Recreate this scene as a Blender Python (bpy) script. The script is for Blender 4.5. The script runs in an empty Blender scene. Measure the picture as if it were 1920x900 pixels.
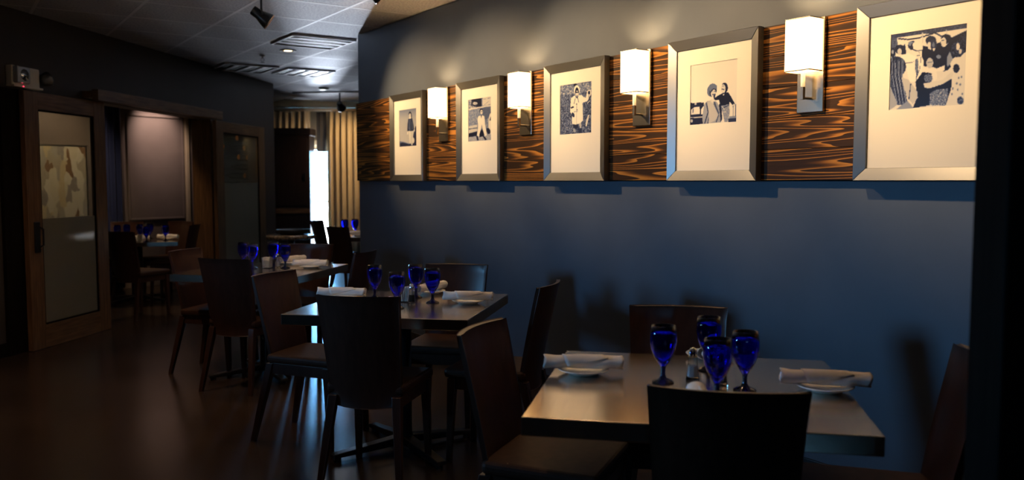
import bpy, math, random
import numpy as np
from mathutils import Vector, Matrix
random.seed(7)
PI = math.pi
R = math.radians
scene = bpy.context.scene
COL = scene.collection

# ------------------------------------------------------------------ camera
CAM_H = 1.38
cam_d = bpy.data.cameras.new('camera')
cam_d.sensor_width = 36.0
cam_d.lens = 30.0
cam_d.clip_start = 0.05
cam_d.clip_end = 200
cam_d.dof.use_dof = True
cam_d.dof.focus_distance = 4.0
cam_d.dof.aperture_fstop = 2.6
cam = bpy.data.objects.new('camera', cam_d)
COL.objects.link(cam)
cam.location = (0, 0, CAM_H)
cam.rotation_euler = (PI / 2 - math.atan(110 / 1600), 0, 0)
scene.camera = cam

# ------------------------------------------------------------------ world (blue sky, pale sunlit ground outside)
SKY = 120.0
world = bpy.data.worlds.new('world')
scene.world = world
world.use_nodes = True
wn = world.node_tree.nodes
wl = world.node_tree.links
wn.clear()
w_out = wn.new('ShaderNodeOutputWorld')
w_bg = wn.new('ShaderNodeBackground')
w_tc = wn.new('ShaderNodeTexCoord')
w_sep = wn.new('ShaderNodeSeparateXYZ')
w_ramp = wn.new('ShaderNodeValToRGB')
w_map = wn.new('ShaderNodeMapRange')
w_map.inputs['From Min'].default_value = -1
w_map.inputs['From Max'].default_value = 1
wl.new(w_tc.outputs['Generated'], w_sep.inputs[0])
wl.new(w_sep.outputs['Z'], w_map.inputs['Value'])
wl.new(w_map.outputs[0], w_ramp.inputs[0])
cr = w_ramp.color_ramp
cr.elements[0].position = 0.49
cr.elements[0].color = (0.28, 0.30, 0.34, 1)
cr.elements[1].position = 0.56
cr.elements[1].color = (0.17, 0.49, 0.92, 1)
e = cr.elements.new(0.51)
e.color = (0.15, 0.47, 0.92, 1)
wl.new(w_ramp.outputs[0], w_bg.inputs['Color'])
w_bg.inputs['Strength'].default_value = SKY
wl.new(w_bg.outputs[0], w_out.inputs[0])

# ------------------------------------------------------------------ light reaching in from outside
def area_light(name, loc, target, sx, sy, power, color, portal=False):
    d = bpy.data.lights.new(name, 'AREA')
    d.shape = 'RECTANGLE'
    d.size = sx
    d.size_y = sy
    d.energy = power
    d.color = color
    o = bpy.data.objects.new(name, d)
    COL.objects.link(o)
    o.location = loc
    o.rotation_euler = (Vector(target) - Vector(loc)).to_track_quat('-Z', 'Y').to_euler()
    if portal:
        d.cycles.is_portal = True
    return o

# added lamps outside the tall window, standing in for daylight bounced onto the ceiling
area_light('added_street_uplight', (-6.93, 30.0, -3.5), (-2.0, 9.0, 2.6), 1.46, 0.6, 66000, (0.80, 0.88, 1.0))
area_light('added_street_uplight', (-5.65, 30.0, -3.5), (-2.0, 9.0, 2.6), 1.10, 0.6, 7000, (0.80, 0.88, 1.0))
area_light('added_street_uplight', (-4.45, 30.0, -3.5), (-2.0, 9.0, 2.6), 1.30, 0.6, 1500, (0.80, 0.88, 1.0))
area_light('added_window_uplight', (-4.2, 18.0, -1.2), (-2.8, 12.0, 2.75), 1.8, 0.5, 1100, (0.80, 0.88, 1.0))  # nearer added lamp, brightens the ceiling close to the window
area_light('window_portal', (-3.385, 14.95, 1.0), (-3.385, 0, 1.0), 0.5, 1.9, 1, (1, 1, 1), True)
area_light('window_portal', (-4.78, 2.75, 1.6), (4, 2.75, 1.6), 0.7, 0.74, 1, (1, 1, 1), True)
area_light('window_portal', (0.25, -3.62, 1.6), (0.25, 4, 1.6), 0.17, 0.17, 1, (1, 1, 1), True)

scene.view_settings.view_transform = 'Standard'
scene.view_settings.look = 'None'
scene.view_settings.exposure = 0.0
scene.view_settings.gamma = 1.0
scene.view_settings.use_curve_mapping = False

WARM = (1.0, 0.62, 0.28)

# ------------------------------------------------------------------ materials
MATS = {}
def mat(name, color=(0.5, 0.5, 0.5), rough=0.5, metal=0.0, spec=0.5, emit=None, es=0.0, coat=0.0, trans=0.0, ior=1.45, sheen=0.0):
    m = bpy.data.materials.new(name)
    m.use_nodes = True
    b = m.node_tree.nodes['Principled BSDF']
    b.inputs['Base Color'].default_value = (*color, 1)
    b.inputs['Roughness'].default_value = rough
    b.inputs['Metallic'].default_value = metal
    b.inputs['Specular IOR Level'].default_value = spec
    b.inputs['Coat Weight'].default_value = coat
    b.inputs['Transmission Weight'].default_value = trans
    b.inputs['IOR'].default_value = ior
    b.inputs['Sheen Weight'].default_value = sheen
    if emit:
        b.inputs['Emission Color'].default_value = (*emit, 1)
        b.inputs['Emission Strength'].default_value = es
    MATS[name] = m
    return m

def nodes_of(m):
    return m.node_tree.nodes, m.node_tree.links, m.node_tree.nodes['Principled BSDF']

def add_noise_color(m, c1, c2, scale=8.0, detail=5, stretch=(1, 1, 1), lo=0.35, hi=0.65, bump=0.0, bump_scale=None, rough=None, coord='Object'):
    N, L, b = nodes_of(m)
    tc = N.new('ShaderNodeTexCoord')
    mp = N.new('ShaderNodeMapping')
    mp.inputs['Scale'].default_value = stretch
    nz = N.new('ShaderNodeTexNoise')
    nz.inputs['Scale'].default_value = scale
    nz.inputs['Detail'].default_value = detail
    rp = N.new('ShaderNodeValToRGB')
    rp.color_ramp.elements[0].position = lo
    rp.color_ramp.elements[0].color = (*c1, 1)
    rp.color_ramp.elements[1].position = hi
    rp.color_ramp.elements[1].color = (*c2, 1)
    L.new(tc.outputs[coord], mp.inputs[0])
    L.new(mp.outputs[0], nz.inputs['Vector'])
    L.new(nz.outputs['Fac'], rp.inputs[0])
    L.new(rp.outputs[0], b.inputs['Base Color'])
    if rough:
        mr = N.new('ShaderNodeMapRange')
        mr.inputs['To Min'].default_value = rough[0]
        mr.inputs['To Max'].default_value = rough[1]
        L.new(nz.outputs['Fac'], mr.inputs['Value'])
        L.new(mr.outputs[0], b.inputs['Roughness'])
    if bump:
        bp = N.new('ShaderNodeBump')
        bp.inputs['Strength'].default_value = bump
        bp.inputs['Distance'].default_value = 0.004
        if bump_scale:
            n2 = N.new('ShaderNodeTexNoise')
            n2.inputs['Scale'].default_value = bump_scale
            n2.inputs['Detail'].default_value = 3
            L.new(mp.outputs[0], n2.inputs['Vector'])
            L.new(n2.outputs['Fac'], bp.inputs['Height'])
        else:
            L.new(nz.outputs['Fac'], bp.inputs['Height'])
        L.new(bp.outputs[0], b.inputs['Normal'])
    return m

M_floor = add_noise_color(mat('polished_concrete', rough=0.2, spec=0.9), (0.020, 0.0130, 0.0095), (0.048, 0.030, 0.021), 1.1, 6, (1, 1, 1), 0.25, 0.78, 0.12, 9.0, (0.16, 0.30))
M_blue = add_noise_color(mat('slate_blue_paint', rough=0.55, spec=0.35), (0.084, 0.102, 0.132), (0.094, 0.114, 0.147), 3.0, 4, bump=0.05, bump_scale=160)
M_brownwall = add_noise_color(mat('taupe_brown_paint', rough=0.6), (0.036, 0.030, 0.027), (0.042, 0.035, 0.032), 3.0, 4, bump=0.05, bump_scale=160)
M_tanwall = add_noise_color(mat('tan_paint', rough=0.6), (0.36, 0.28, 0.19), (0.42, 0.33, 0.22), 3.0, 4)
M_tile = add_noise_color(mat('ceiling_tile_fibre', rough=1.0, spec=0.0), (0.30, 0.30, 0.32), (0.44, 0.44, 0.46), 60.0, 4)
M_slab = mat('ceiling_void', (0.05, 0.05, 0.05), 0.9)
M_bar = mat('white_grid_bar', (0.50, 0.50, 0.52), 0.9, spec=0.05)
M_darkwood = add_noise_color(mat('dark_stained_wood', rough=0.4), (0.085, 0.043, 0.019), (0.18, 0.098, 0.046), 5.0, 5, (9, 9, 0.8), 0.35, 0.7, 0.08)
M_darkwood_h = add_noise_color(mat('dark_stained_wood_lengthwise', rough=0.4), (0.085, 0.043, 0.019), (0.18, 0.098, 0.046), 5.0, 5, (0.8, 9, 9), 0.35, 0.7, 0.08)
M_chair = add_noise_color(mat('espresso_wood', rough=0.34, spec=0.5), (0.028, 0.0115, 0.0075), (0.048, 0.020, 0.0130), 6.0, 5, (9, 9, 0.9), 0.3, 0.7, 0.02)
M_cabinet = add_noise_color(mat('dark_cabinet_wood', rough=0.4), (0.014, 0.0075, 0.006), (0.026, 0.014, 0.011), 5.0, 5, (9, 9, 0.8), 0.35, 0.7)
M_seat = add_noise_color(mat('brown_vinyl', rough=0.55, spec=0.2), (0.030, 0.013, 0.008), (0.042, 0.019, 0.012), 30.0, 3, bump=0.05)
M_black = mat('black_metal', (0.010, 0.010, 0.011), 0.35, 0.0)
M_cast = mat('black_cast_iron', (0.012, 0.012, 0.013), 0.3, 0.0)
M_post = add_noise_color(mat('near_black_wood', rough=0.7, spec=0.05), (0.005, 0.0036, 0.003), (0.009, 0.0065, 0.005), 4.0, 4, (14, 14, 0.7))
M_nickel = mat('brushed_nickel', (0.40, 0.36, 0.30), 0.26, 1.0)
M_chrome = mat('polished_chrome', (0.75, 0.75, 0.75), 0.08, 1.0)
M_frame = mat('brushed_pewter', (0.23, 0.225, 0.215), 0.40, 1.0)
M_matboard = mat('cream_mat_board', (0.86, 0.79, 0.66), 0.85, spec=0.2)
M_white = mat('white_china', (0.80, 0.78, 0.74), 0.18)
M_napkin = add_noise_color(mat('white_linen', rough=0.9, spec=0.1), (0.74, 0.72, 0.69), (0.82, 0.80, 0.77), 20.0, 4, bump=0.35, bump_scale=45)
M_plastic = mat('cream_plastic', (0.62, 0.56, 0.46), 0.4)
M_lens = mat('clear_lamp_lens', (0.8, 0.8, 0.8), 0.08, 0.6)
M_led = mat('red_indicator', (0.6, 0.02, 0.05), 0.4, emit=(1, 0.05, 0.12), es=2.0)
M_curtain = add_noise_color(mat('gold_drape', rough=0.75, sheen=0.3), (0.50, 0.40, 0.24), (0.60, 0.48, 0.30), 12.0, 3, (6, 6, 0.5))
M_curtain_dark = mat('charcoal_drape', (0.035, 0.035, 0.04), 0.8)
M_navy = mat('navy_drape', (0.012, 0.020, 0.085), 0.7, sheen=0.2)
M_panel = add_noise_color(mat('taupe_panel_paint', rough=0.42), (0.185, 0.145, 0.130), (0.205, 0.162, 0.146), 4.0, 4)
M_cream_trim = mat('cream_trim_paint', (0.55, 0.44, 0.30), 0.45)
M_stone = add_noise_color(mat('speckled_stone', rough=0.15), (0.03, 0.025, 0.02), (0.32, 0.25, 0.18), 40.0, 4)
M_bottle = mat('dark_bottle_glass', (0.015, 0.02, 0.012), 0.12)
M_glint = mat('amber_glint', (0.90, 0.42, 0.13), 0.4, 0.0)  # amber colour stands in for warm glints on the bottles
M_ventdark = mat('vent_shade_black', (0.006, 0.007, 0.008), 0.7)
M_bulb = mat('lit_bulb', (1, 0.9, 0.7), 0.5, emit=(1.0, 0.72, 0.40), es=9.0)
M_spotbulb = mat('track_bulb', (1, 0.9, 0.7), 0.5, emit=(1.0, 0.62, 0.30), es=3.0)
M_shade = mat('lit_linen_shade', (0.90, 0.86, 0.78), 0.8, emit=(1.0, 0.62, 0.27), es=4.6)
M_copper = mat('copper_reflector', (0.85, 0.50, 0.28), 0.25, 1.0)
M_glass = mat('clear_glass', (0.95, 0.97, 0.97), 0.03, trans=1.0, ior=1.45)
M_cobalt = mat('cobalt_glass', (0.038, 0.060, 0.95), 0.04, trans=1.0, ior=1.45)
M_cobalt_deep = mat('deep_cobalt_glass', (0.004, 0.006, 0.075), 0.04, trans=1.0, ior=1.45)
M_salt = mat('salt', (0.75, 0.74, 0.72), 0.9)
M_pepper = mat('pepper', (0.10, 0.075, 0.05), 0.9)

def brushed_steel():
    m = mat('brushed_steel_top', (0.66, 0.57, 0.46), 0.2, 1.0)
    N, L, b = nodes_of(m)
    tc = N.new('ShaderNodeTexCoord')
    mp = N.new('ShaderNodeMapping')
    mp.inputs['Scale'].default_value = (260, 5, 5)
    nz = N.new('ShaderNodeTexNoise')
    nz.inputs['Scale'].default_value = 1.0
    nz.inputs['Detail'].default_value = 4
    L.new(tc.outputs['Object'], mp.inputs[0])
    L.new(mp.outputs[0], nz.inputs['Vector'])
    mr = N.new('ShaderNodeMapRange')
    mr.inputs['To Min'].default_value = 0.13
    mr.inputs['To Max'].default_value = 0.23
    L.new(nz.outputs['Fac'], mr.inputs['Value'])
    L.new(mr.outputs[0], b.inputs['Roughness'])
    return m
M_steel = brushed_steel()

def burnt_pine():
    m = mat('burnt_pine', rough=0.5, spec=0.12)
    N, L, b = nodes_of(m)
    tc = N.new('ShaderNodeTexCoord')
    oi = N.new('ShaderNodeObjectInfo')
    off = N.new('ShaderNodeVectorMath'); off.operation = 'SCALE'
    cmb = N.new('ShaderNodeCombineXYZ')
    cmb.inputs[0].default_value = 37.0; cmb.inputs[1].default_value = 13.0; cmb.inputs[2].default_value = 51.0
    L.new(cmb.outputs[0], off.inputs[0]); L.new(oi.outputs['Random'], off.inputs['Scale'])
    mp = N.new('ShaderNodeMapping')
    mp.inputs['Scale'].default_value = (0.36, 0.2, 8.5)
    L.new(tc.outputs['Object'], mp.inputs[0])
    ad = N.new('ShaderNodeVectorMath'); ad.operation = 'ADD'
    L.new(mp.outputs[0], ad.inputs[0]); L.new(off.outputs[0], ad.inputs[1])
    nz = N.new('ShaderNodeTexNoise')
    nz.inputs['Scale'].default_value = 1.0
    nz.inputs['Detail'].default_value = 2.4
    nz.inputs['Roughness'].default_value = 0.38
    L.new(ad.outputs[0], nz.inputs['Vector'])
    mul = N.new('ShaderNodeMath'); mul.operation = 'MULTIPLY'; mul.inputs[1].default_value = 22.0
    L.new(nz.outputs['Fac'], mul.inputs[0])
    fr = N.new('ShaderNodeMath'); fr.operation = 'FRACT'
    L.new(mul.outputs[0], fr.inputs[0])
    n3 = N.new('ShaderNodeTexNoise'); n3.inputs['Scale'].default_value = 1.3; n3.inputs['Detail'].default_value = 1.0
    L.new(ad.outputs[0], n3.inputs['Vector'])
    r3 = N.new('ShaderNodeMapRange'); r3.inputs['From Min'].default_value = 0.32; r3.inputs['From Max'].default_value = 0.68
    r3.inputs['To Min'].default_value = 3.6; r3.inputs['To Max'].default_value = 0.75
    L.new(n3.outputs['Fac'], r3.inputs['Value'])
    pw = N.new('ShaderNodeMath'); pw.operation = 'POWER'
    L.new(fr.outputs[0], pw.inputs[0]); L.new(r3.outputs[0], pw.inputs[1])
    rp = N.new('ShaderNodeValToRGB')
    e = rp.color_ramp.elements
    e[0].position = 0.0; e[0].color = (0.038, 0.018, 0.009, 1)
    e[1].position = 1.0; e[1].color = (0.028, 0.014, 0.007, 1)
    for p, c in ((0.25, (0.045, 0.021, 0.010)), (0.45, (0.16, 0.060, 0.014)), (0.65, (0.40, 0.16, 0.030)), (0.90, (0.52, 0.215, 0.040)), (0.97, (0.05, 0.022, 0.010))):
        q = e.new(p); q.color = (*c, 1)
    L.new(pw.outputs[0], rp.inputs[0])
    # fine fibres and big dark / light clouds
    mp2 = N.new('ShaderNodeMapping'); mp2.inputs['Scale'].default_value = (10, 1, 260)
    L.new(tc.outputs['Object'], mp2.inputs[0])
    n2 = N.new('ShaderNodeTexNoise'); n2.inputs['Scale'].default_value = 1.0; n2.inputs['Detail'].default_value = 3
    L.new(mp2.outputs[0], n2.inputs['Vector'])
    r2 = N.new('ShaderNodeMapRange'); r2.inputs['To Min'].default_value = 0.55; r2.inputs['To Max'].default_value = 1.35
    L.new(n2.outputs['Fac'], r2.inputs['Value'])
    mm = r2
    vs = N.new('ShaderNodeVectorMath'); vs.operation = 'SCALE'
    L.new(rp.outputs[0], vs.inputs[0]); L.new(mm.outputs[0], vs.inputs['Scale'])
    L.new(vs.outputs[0], b.inputs['Base Color'])
    bp = N.new('ShaderNodeBump'); bp.inputs['Strength'].default_value = 0.35; bp.inputs['Distance'].default_value = 0.002
    L.new(rp.outputs[0], bp.inputs['Height']); L.new(bp.outputs[0], b.inputs['Normal'])
    return m
M_pine = burnt_pine()

def sheet_glass(name, tcol, haze, haze_col, gloss=0.06, rough=0.02):
    """thin pane: mostly clear, a little mirror, some milky scatter"""
    m = bpy.data.materials.new(name)
    m.use_nodes = True
    N = m.node_tree.nodes; L = m.node_tree.links
    N.clear()
    out = N.new('ShaderNodeOutputMaterial')
    tr = N.new('ShaderNodeBsdfTransparent'); tr.inputs[0].default_value = (*tcol, 1)
    gl = N.new('ShaderNodeBsdfGlossy'); gl.inputs['Roughness'].default_value = rough
    df = N.new('ShaderNodeBsdfDiffuse'); df.inputs[0].default_value = (*haze_col, 1)
    tl = N.new('ShaderNodeBsdfTranslucent'); tl.inputs[0].default_value = (*haze_col, 1)
    dm = N.new('ShaderNodeMixShader'); dm.inputs[0].default_value = 0.5
    L.new(df.outputs[0], dm.inputs[1]); L.new(tl.outputs[0], dm.inputs[2])
    m1 = N.new('ShaderNodeMixShader'); m1.inputs[0].default_value = haze
    L.new(tr.outputs[0], m1.inputs[1]); L.new(dm.outputs[0], m1.inputs[2])
    m2 = N.new('ShaderNodeMixShader'); m2.inputs[0].default_value = gloss
    L.new(m1.outputs[0], m2.inputs[1]); L.new(gl.outputs[0], m2.inputs[2])
    L.new(m2.outputs[0], out.inputs[0])
    return m
M_pane = sheet_glass('window_pane_glass', (0.97, 0.98, 0.98), 0.0, (0.5, 0.5, 0.5), 0.05)
M_doorglass = sheet_glass('door_glass', (0.75, 0.76, 0.72), 0.10, (0.55, 0.54, 0.47), 0.07)
M_doorglass2 = sheet_glass('smoky_door_glass', (0.75, 0.76, 0.70), 0.20, (0.46, 0.45, 0.38), 0.07)
M_frost = sheet_glass('frosted_glass', (0.6, 0.6, 0.55), 0.88, (0.34, 0.32, 0.25), 0.06, 0.08)

def vcol_mat(name, rough=0.35, attr='Col'):
    m = mat(name, rough=rough, spec=0.12)
    N, L, b = nodes_of(m)
    a = N.new('ShaderNodeAttribute'); a.attribute_name = attr
    L.new(a.outputs['Color'], b.inputs['Base Color'])
    return m
M_photo = vcol_mat('photo_print', 0.3)

def abstract_paint():
    m = mat('abstract_paint', rough=0.6)
    N, L, b = nodes_of(m)
    tc = N.new('ShaderNodeTexCoord')
    mp = N.new('ShaderNodeMapping'); mp.inputs['Scale'].default_value = (13, 3, 6)
    nz = N.new('ShaderNodeTexNoise'); nz.inputs['Scale'].default_value = 1.1; nz.inputs['Detail'].default_value = 2
    L.new(tc.outputs['Object'], mp.inputs[0])
    vm = N.new('ShaderNodeVectorMath'); vm.operation = 'ADD'
    L.new(mp.outputs[0], nz.inputs['Vector'])
    L.new(mp.outputs[0], vm.inputs[0]); L.new(nz.outputs['Color'], vm.inputs[1])
    vo = N.new('ShaderNodeTexVoronoi'); vo.inputs['Scale'].default_value = 1.0
    L.new(vm.outputs[0], vo.inputs['Vector'])
    rp = N.new('ShaderNodeValToRGB'); rp.color_ramp.interpolation = 'CONSTANT'
    e = rp.color_ramp.elements
    e[0].position = 0; e[0].color = (0.42, 0.37, 0.29, 1)
    e[1].position = 0.9; e[1].color = (0.22, 0.12, 0.06, 1)
    for p, c in ((0.22, (0.62, 0.55, 0.43)), (0.42, (0.40, 0.37, 0.32)), (0.55, (0.66, 0.60, 0.50)), (0.70, (0.30, 0.27, 0.25)), (0.80, (0.58, 0.47, 0.30))):
        q = e.new(p); q.color = (*c, 1)
    sp = N.new('ShaderNodeSeparateColor')
    L.new(vo.outputs['Color'], sp.inputs[0]); L.new(sp.outputs[0], rp.inputs[0])
    L.new(rp.outputs[0], b.inputs['Base Color'])
    return m
M_paint = abstract_paint()

# ------------------------------------------------------------------ mesh helpers
class MB:
    def __init__(self):
        self.v = []; self.f = []; self.mi = []
    def add(self, vs, fs, mi=0, M=None):
        o = len(self.v)
        for p in vs:
            p = Vector(p)
            self.v.append(tuple(M @ p) if M else tuple(p))
        for f in fs:
            self.f.append([i + o for i in f]); self.mi.append(mi)
        return self
    def box(self, x0, x1, y0, y1, z0, z1, mi=0, M=None):
        vs = [(x0, y0, z0), (x1, y0, z0), (x1, y1, z0), (x0, y1, z0), (x0, y0, z1), (x1, y0, z1), (x1, y1, z1), (x0, y1, z1)]
        fs = [(0, 3, 2, 1), (4, 5, 6, 7), (0, 1, 5, 4), (1, 2, 6, 5), (2, 3, 7, 6), (3, 0, 4, 7)]
        return self.add(vs, fs, mi, M)
    def hexa(self, bottom, top, mi=0):
        fs = [(0, 3, 2, 1), (4, 5, 6, 7), (0, 1, 5, 4), (1, 2, 6, 5), (2, 3, 7, 6), (3, 0, 4, 7)]
        return self.add(list(bottom) + list(top), fs, mi)
    def lathe(self, prof, n=24, mi=0, M=None, cap0=True, cap1=True):
        vs = []; fs = []
        for r, z in prof:
            for k in range(n):
                a = 2 * PI * k / n
                vs.append((r * math.cos(a), r * math.sin(a), z))
        for i in range(len(prof) - 1):
            for k in range(n):
                a, b = i * n + k, i * n + (k + 1) % n
                fs.append((a, b, b + n, a + n))
        if cap0: fs.append(tuple(reversed(range(n))))
        if cap1: fs.append(tuple(range((len(prof) - 1) * n, len(prof) * n)))
        return self.add(vs, fs, mi, M)
    def tube(self, pts, r, n=10, mi=0):
        pts = [Vector(p) for p in pts]
        rs = r if isinstance(r, (list, tuple)) else [r] * len(pts)
        vs = []; fs = []
        up = Vector((0, 0, 1))
        for i, p in enumerate(pts):
            t = (pts[min(i + 1, len(pts) - 1)] - pts[max(i - 1, 0)]).normalized()
            a = t.cross(up if abs(t.z) < 0.95 else Vector((1, 0, 0))).normalized()
            b = a.cross(t).normalized()
            for k in range(n):
                w = 2 * PI * k / n
                vs.append(p + a * (rs[i] * math.cos(w)) + b * (rs[i] * math.sin(w)))
        for i in range(len(pts) - 1):
            for k in range(n):
                a, b = i * n + k, i * n + (k + 1) % n
                fs.append((a, b, b + n, a + n))
        fs.append(tuple(reversed(range(n)))); fs.append(tuple(range((len(pts) - 1) * n, len(pts) * n)))
        return self.add(vs, fs, mi)
    def grid(self, fn, nu, nv, mi=0):
        vs = [fn(i / nu, j / nv) for j in range(nv + 1) for i in range(nu + 1)]
        fs = [(j * (nu + 1) + i, j * (nu + 1) + i + 1, (j + 1) * (nu + 1) + i + 1, (j + 1) * (nu + 1) + i) for j in range(nv) for i in range(nu)]
        return self.add(vs, fs, mi)
    def mesh(self, name, smooth=False):
        me = bpy.data.meshes.new(name)
        me.from_pydata(self.v, [], self.f)
        if smooth:
            me.polygons.foreach_set('use_smooth', [True] * len(me.polygons))
        me.update()
        return me
    def build(self, name, mats, parent=None, smooth=False, bevel=0.0, seg=2, label=None, loc=None, autosmooth=None):
        me = self.mesh(name, smooth)
        if not isinstance(mats, (list, tuple)): mats = [mats]
        for m in mats: me.materials.append(m)
        if len(mats) > 1:
            me.polygons.foreach_set('material_index', self.mi)
        o = bpy.data.objects.new(name, me)
        COL.objects.link(o)
        if parent: o.parent = parent
        if loc: o.location = loc
        if bevel:
            md = o.modifiers.new('bevel', 'BEVEL'); md.width = bevel; md.segments = seg; md.limit_method = 'ANGLE'; md.angle_limit = R(40)
        if label: o['label'] = label
        return o

def thing(name, label, cat, loc=(0, 0, 0), rotz=0.0, group=None):
    o = bpy.data.objects.new(name, None)
    o.empty_display_size = 0.1
    COL.objects.link(o)
    o.location = loc; o.rotation_euler = (0, 0, rotz)
    o['label'] = label; o['category'] = cat
    if group: o['group'] = group
    return o
def tag(o, label, cat, group=None):
    o['label'] = label; o['category'] = cat
    if group: o['group'] = group
    return o
def struct(o, label=None):
    o['kind'] = 'structure'
    if label: o['label'] = label
    return o
def dup(root, loc, rotz, label, group=None):
    r = root.copy(); COL.objects.link(r); r.location = loc; r.rotation_euler = (0, 0, rotz); r['label'] = label
    if group: r['group'] = group
    for ch in list(root.children):
        c = ch.copy(); COL.objects.link(c); c.parent = r
        for g in list(ch.children):
            d = g.copy(); COL.objects.link(d); d.parent = c
    return r
def cloner(make):
    """first call builds the thing, later calls copy it"""
    st = {}
    def f(loc, rotz, label, group=None):
        if 'o' not in st:
            o = make(label, group); st['o'] = o
            o.location = loc; o.rotation_euler = (0, 0, rotz)
            return o
        return dup(st['o'], loc, rotz, label, group)
    return f

# ------------------------------------------------------------------ frames of reference of the two main walls
A = R(33.77)
wu = Vector((-math.sin(A), math.cos(A), 0))     # along the blue wall, away from the camera
wnn = Vector((math.cos(A), math.sin(A), 0))     # into the blue wall
WROT = A - PI / 2                               # local x runs along the wall toward the camera, local y into the wall
DW = 3.30
def wp(s, d=DW, z=0.0):
    p = wnn * d + wu * s
    return Vector((p.x, p.y, z))
PA = R(6.6)
P0 = Vector((-3.36, 12.13, 0))
pd = Vector((math.sin(PA), math.cos(PA), 0))
pn = Vector((math.cos(PA), -math.sin(PA), 0))
PROT = PI / 2 - PA                              # local x runs away from the camera, local y into the wall
def pp(t, off=0.0, z=0.0):
    p = P0 + pd * t + pn * off
    return Vector((p.x, p.y, z))
CEIL = 2.75

# ------------------------------------------------------------------ room shell
struct(MB().box(-9, 7.5, -4, 14.96, -0.10, 0).build('floor', M_floor), 'dark mottled polished concrete floor')

ceil_o = struct(MB().box(-9, 7.5, -4, 15.2, CEIL + 0.03, CEIL + 0.15).build('ceiling', M_slab), 'suspended ceiling of square fibre tiles in a white grid')

# ceiling grid lines up with the blue wall
TS = 0.69
S0, D0 = 6.40, 2.737
tile_me = MB()
tile_me.box(-TS / 2 + 0.012, TS / 2 - 0.012, -TS / 2 + 0.012, TS / 2 - 0.012, 0, 0.02)
tmesh = tile_me.mesh('ceiling_tile'); tmesh.materials.append(M_tile)
def cam_px(P):
    p = math.atan(110 / 1600)
    v = Vector(P) - Vector((0, 0, CAM_H))
    zc = v.y * math.cos(p) - v.z * math.sin(p)
    if zc < 0.1: return None
    return 960 + 1600 * v.x / zc, 450 - 1600 * (v.y * math.sin(p) + v.z * math.cos(p)) / zc
def inside(x, y):
    # main room, clear of the blue wall's far side unless past its end
    d = x * wnn.x + y * wnn.y; s = x * wu.x + y * wu.y
    if y > 14.6 or x < -9 or y < -3.5: return False
    left = (Vector((x, y, 0)) - P0).dot(pn)
    return left > -0.5 or y > 12.0
vent_tiles = []
big = MB()
cnt = 0
hidden = MB()
for i in range(-16, 18):
    for j in range(-8, 10):
        s = S0 + TS * (i + 0.5); d = D0 + TS * (j + 0.5)
        P = wp(s, d, CEIL)
        if not inside(P.x, P.y): continue
        q = cam_px(P)
        vis = q is not None and -120 < q[0] < 1100 and -60 < q[1] < 330
        if vis and cnt < 290:
            o = bpy.data.objects.new('ceiling_tile', tmesh); COL.objects.link(o)
            o.parent = ceil_o; o.location = P; o.rotation_euler = (0, 0, WROT)
            cnt += 1
        else:
            M = Matrix.Translation(P) @ Matrix.Rotation(WROT, 4, 'Z')
            hidden.box(-TS / 2 + 0.012, TS / 2 - 0.012, -TS / 2 + 0.012, TS / 2 - 0.012, 0, 0.02, 0, M)
ho = hidden.build('ceiling_tile_field', M_tile, ceil_o); ho['kind'] = 'stuff'
for i in range(-8, 19):
    c = wp(S0 + TS * i, 2.0, CEIL)
    o = MB().box(-0.013, 0.013, -5.5, 5.5, -0.0015, 0.012).build('grid_bar', M_bar, ceil_o); o.location = c; o.rotation_euler = (0, 0, WROT)
for j in range(-6, 9):
    c = wp(5.0, D0 + TS * j, CEIL)
    o = MB().box(-10, 9.5, -0.013, 0.013, -0.002, 0.012).build('grid_bar', M_bar, ceil_o); o.location = c; o.rotation_euler = (0, 0, WROT)

# blue wall
o = MB().box(-7.53, 6.6, 0, 0.16, 0, CEIL - 0.006).build('wall_right', M_blue); o.location = wp(0); o.rotation_euler = (0, 0, WROT)
struct(o, 'slate blue painted wall under the row of pictures')
o = MB().box(-7.535, 6.6, -0.014, -0.001, 0, 0.10).build('baseboard_right', M_black, None, bevel=0.003); o.location = wp(0); o.rotation_euler = (0, 0, WROT)
struct(o, 'dark baseboard along the blue wall')

# left partition with wide doorway
TL, TR_, ZO = -5.17, -0.50, 2.115
wl_ = MB()
wl_.box(-16.3, -9.75, 0, 0.18, 0, CEIL + 0.03)
wl_.box(-9.05, TL, 0, 0.18, 0, CEIL + 0.03)
wl_.box(-9.75, -9.05, 0, 0.18, 0, 1.23)
wl_.box(-9.75, -9.05, 0, 0.18, 1.97, CEIL + 0.03)
wl_.box(TL, TR_, 0, 0.18, ZO, CEIL + 0.03)
wl_.box(TR_, 0, 0, 0.18, 0, CEIL + 0.03)
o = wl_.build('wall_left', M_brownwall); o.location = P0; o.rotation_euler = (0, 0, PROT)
struct(o, 'dark taupe wall with the wide double doorway')
o = MB().box(-8.2, TL - 0.16, -0.014, -0.001, 0, 0.11).build('baseboard_left', M_post, None, bevel=0.003); o.location = P0; o.rotation_euler = (0, 0, PROT)
struct(o, 'dark baseboard left of the double doorway')

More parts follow.
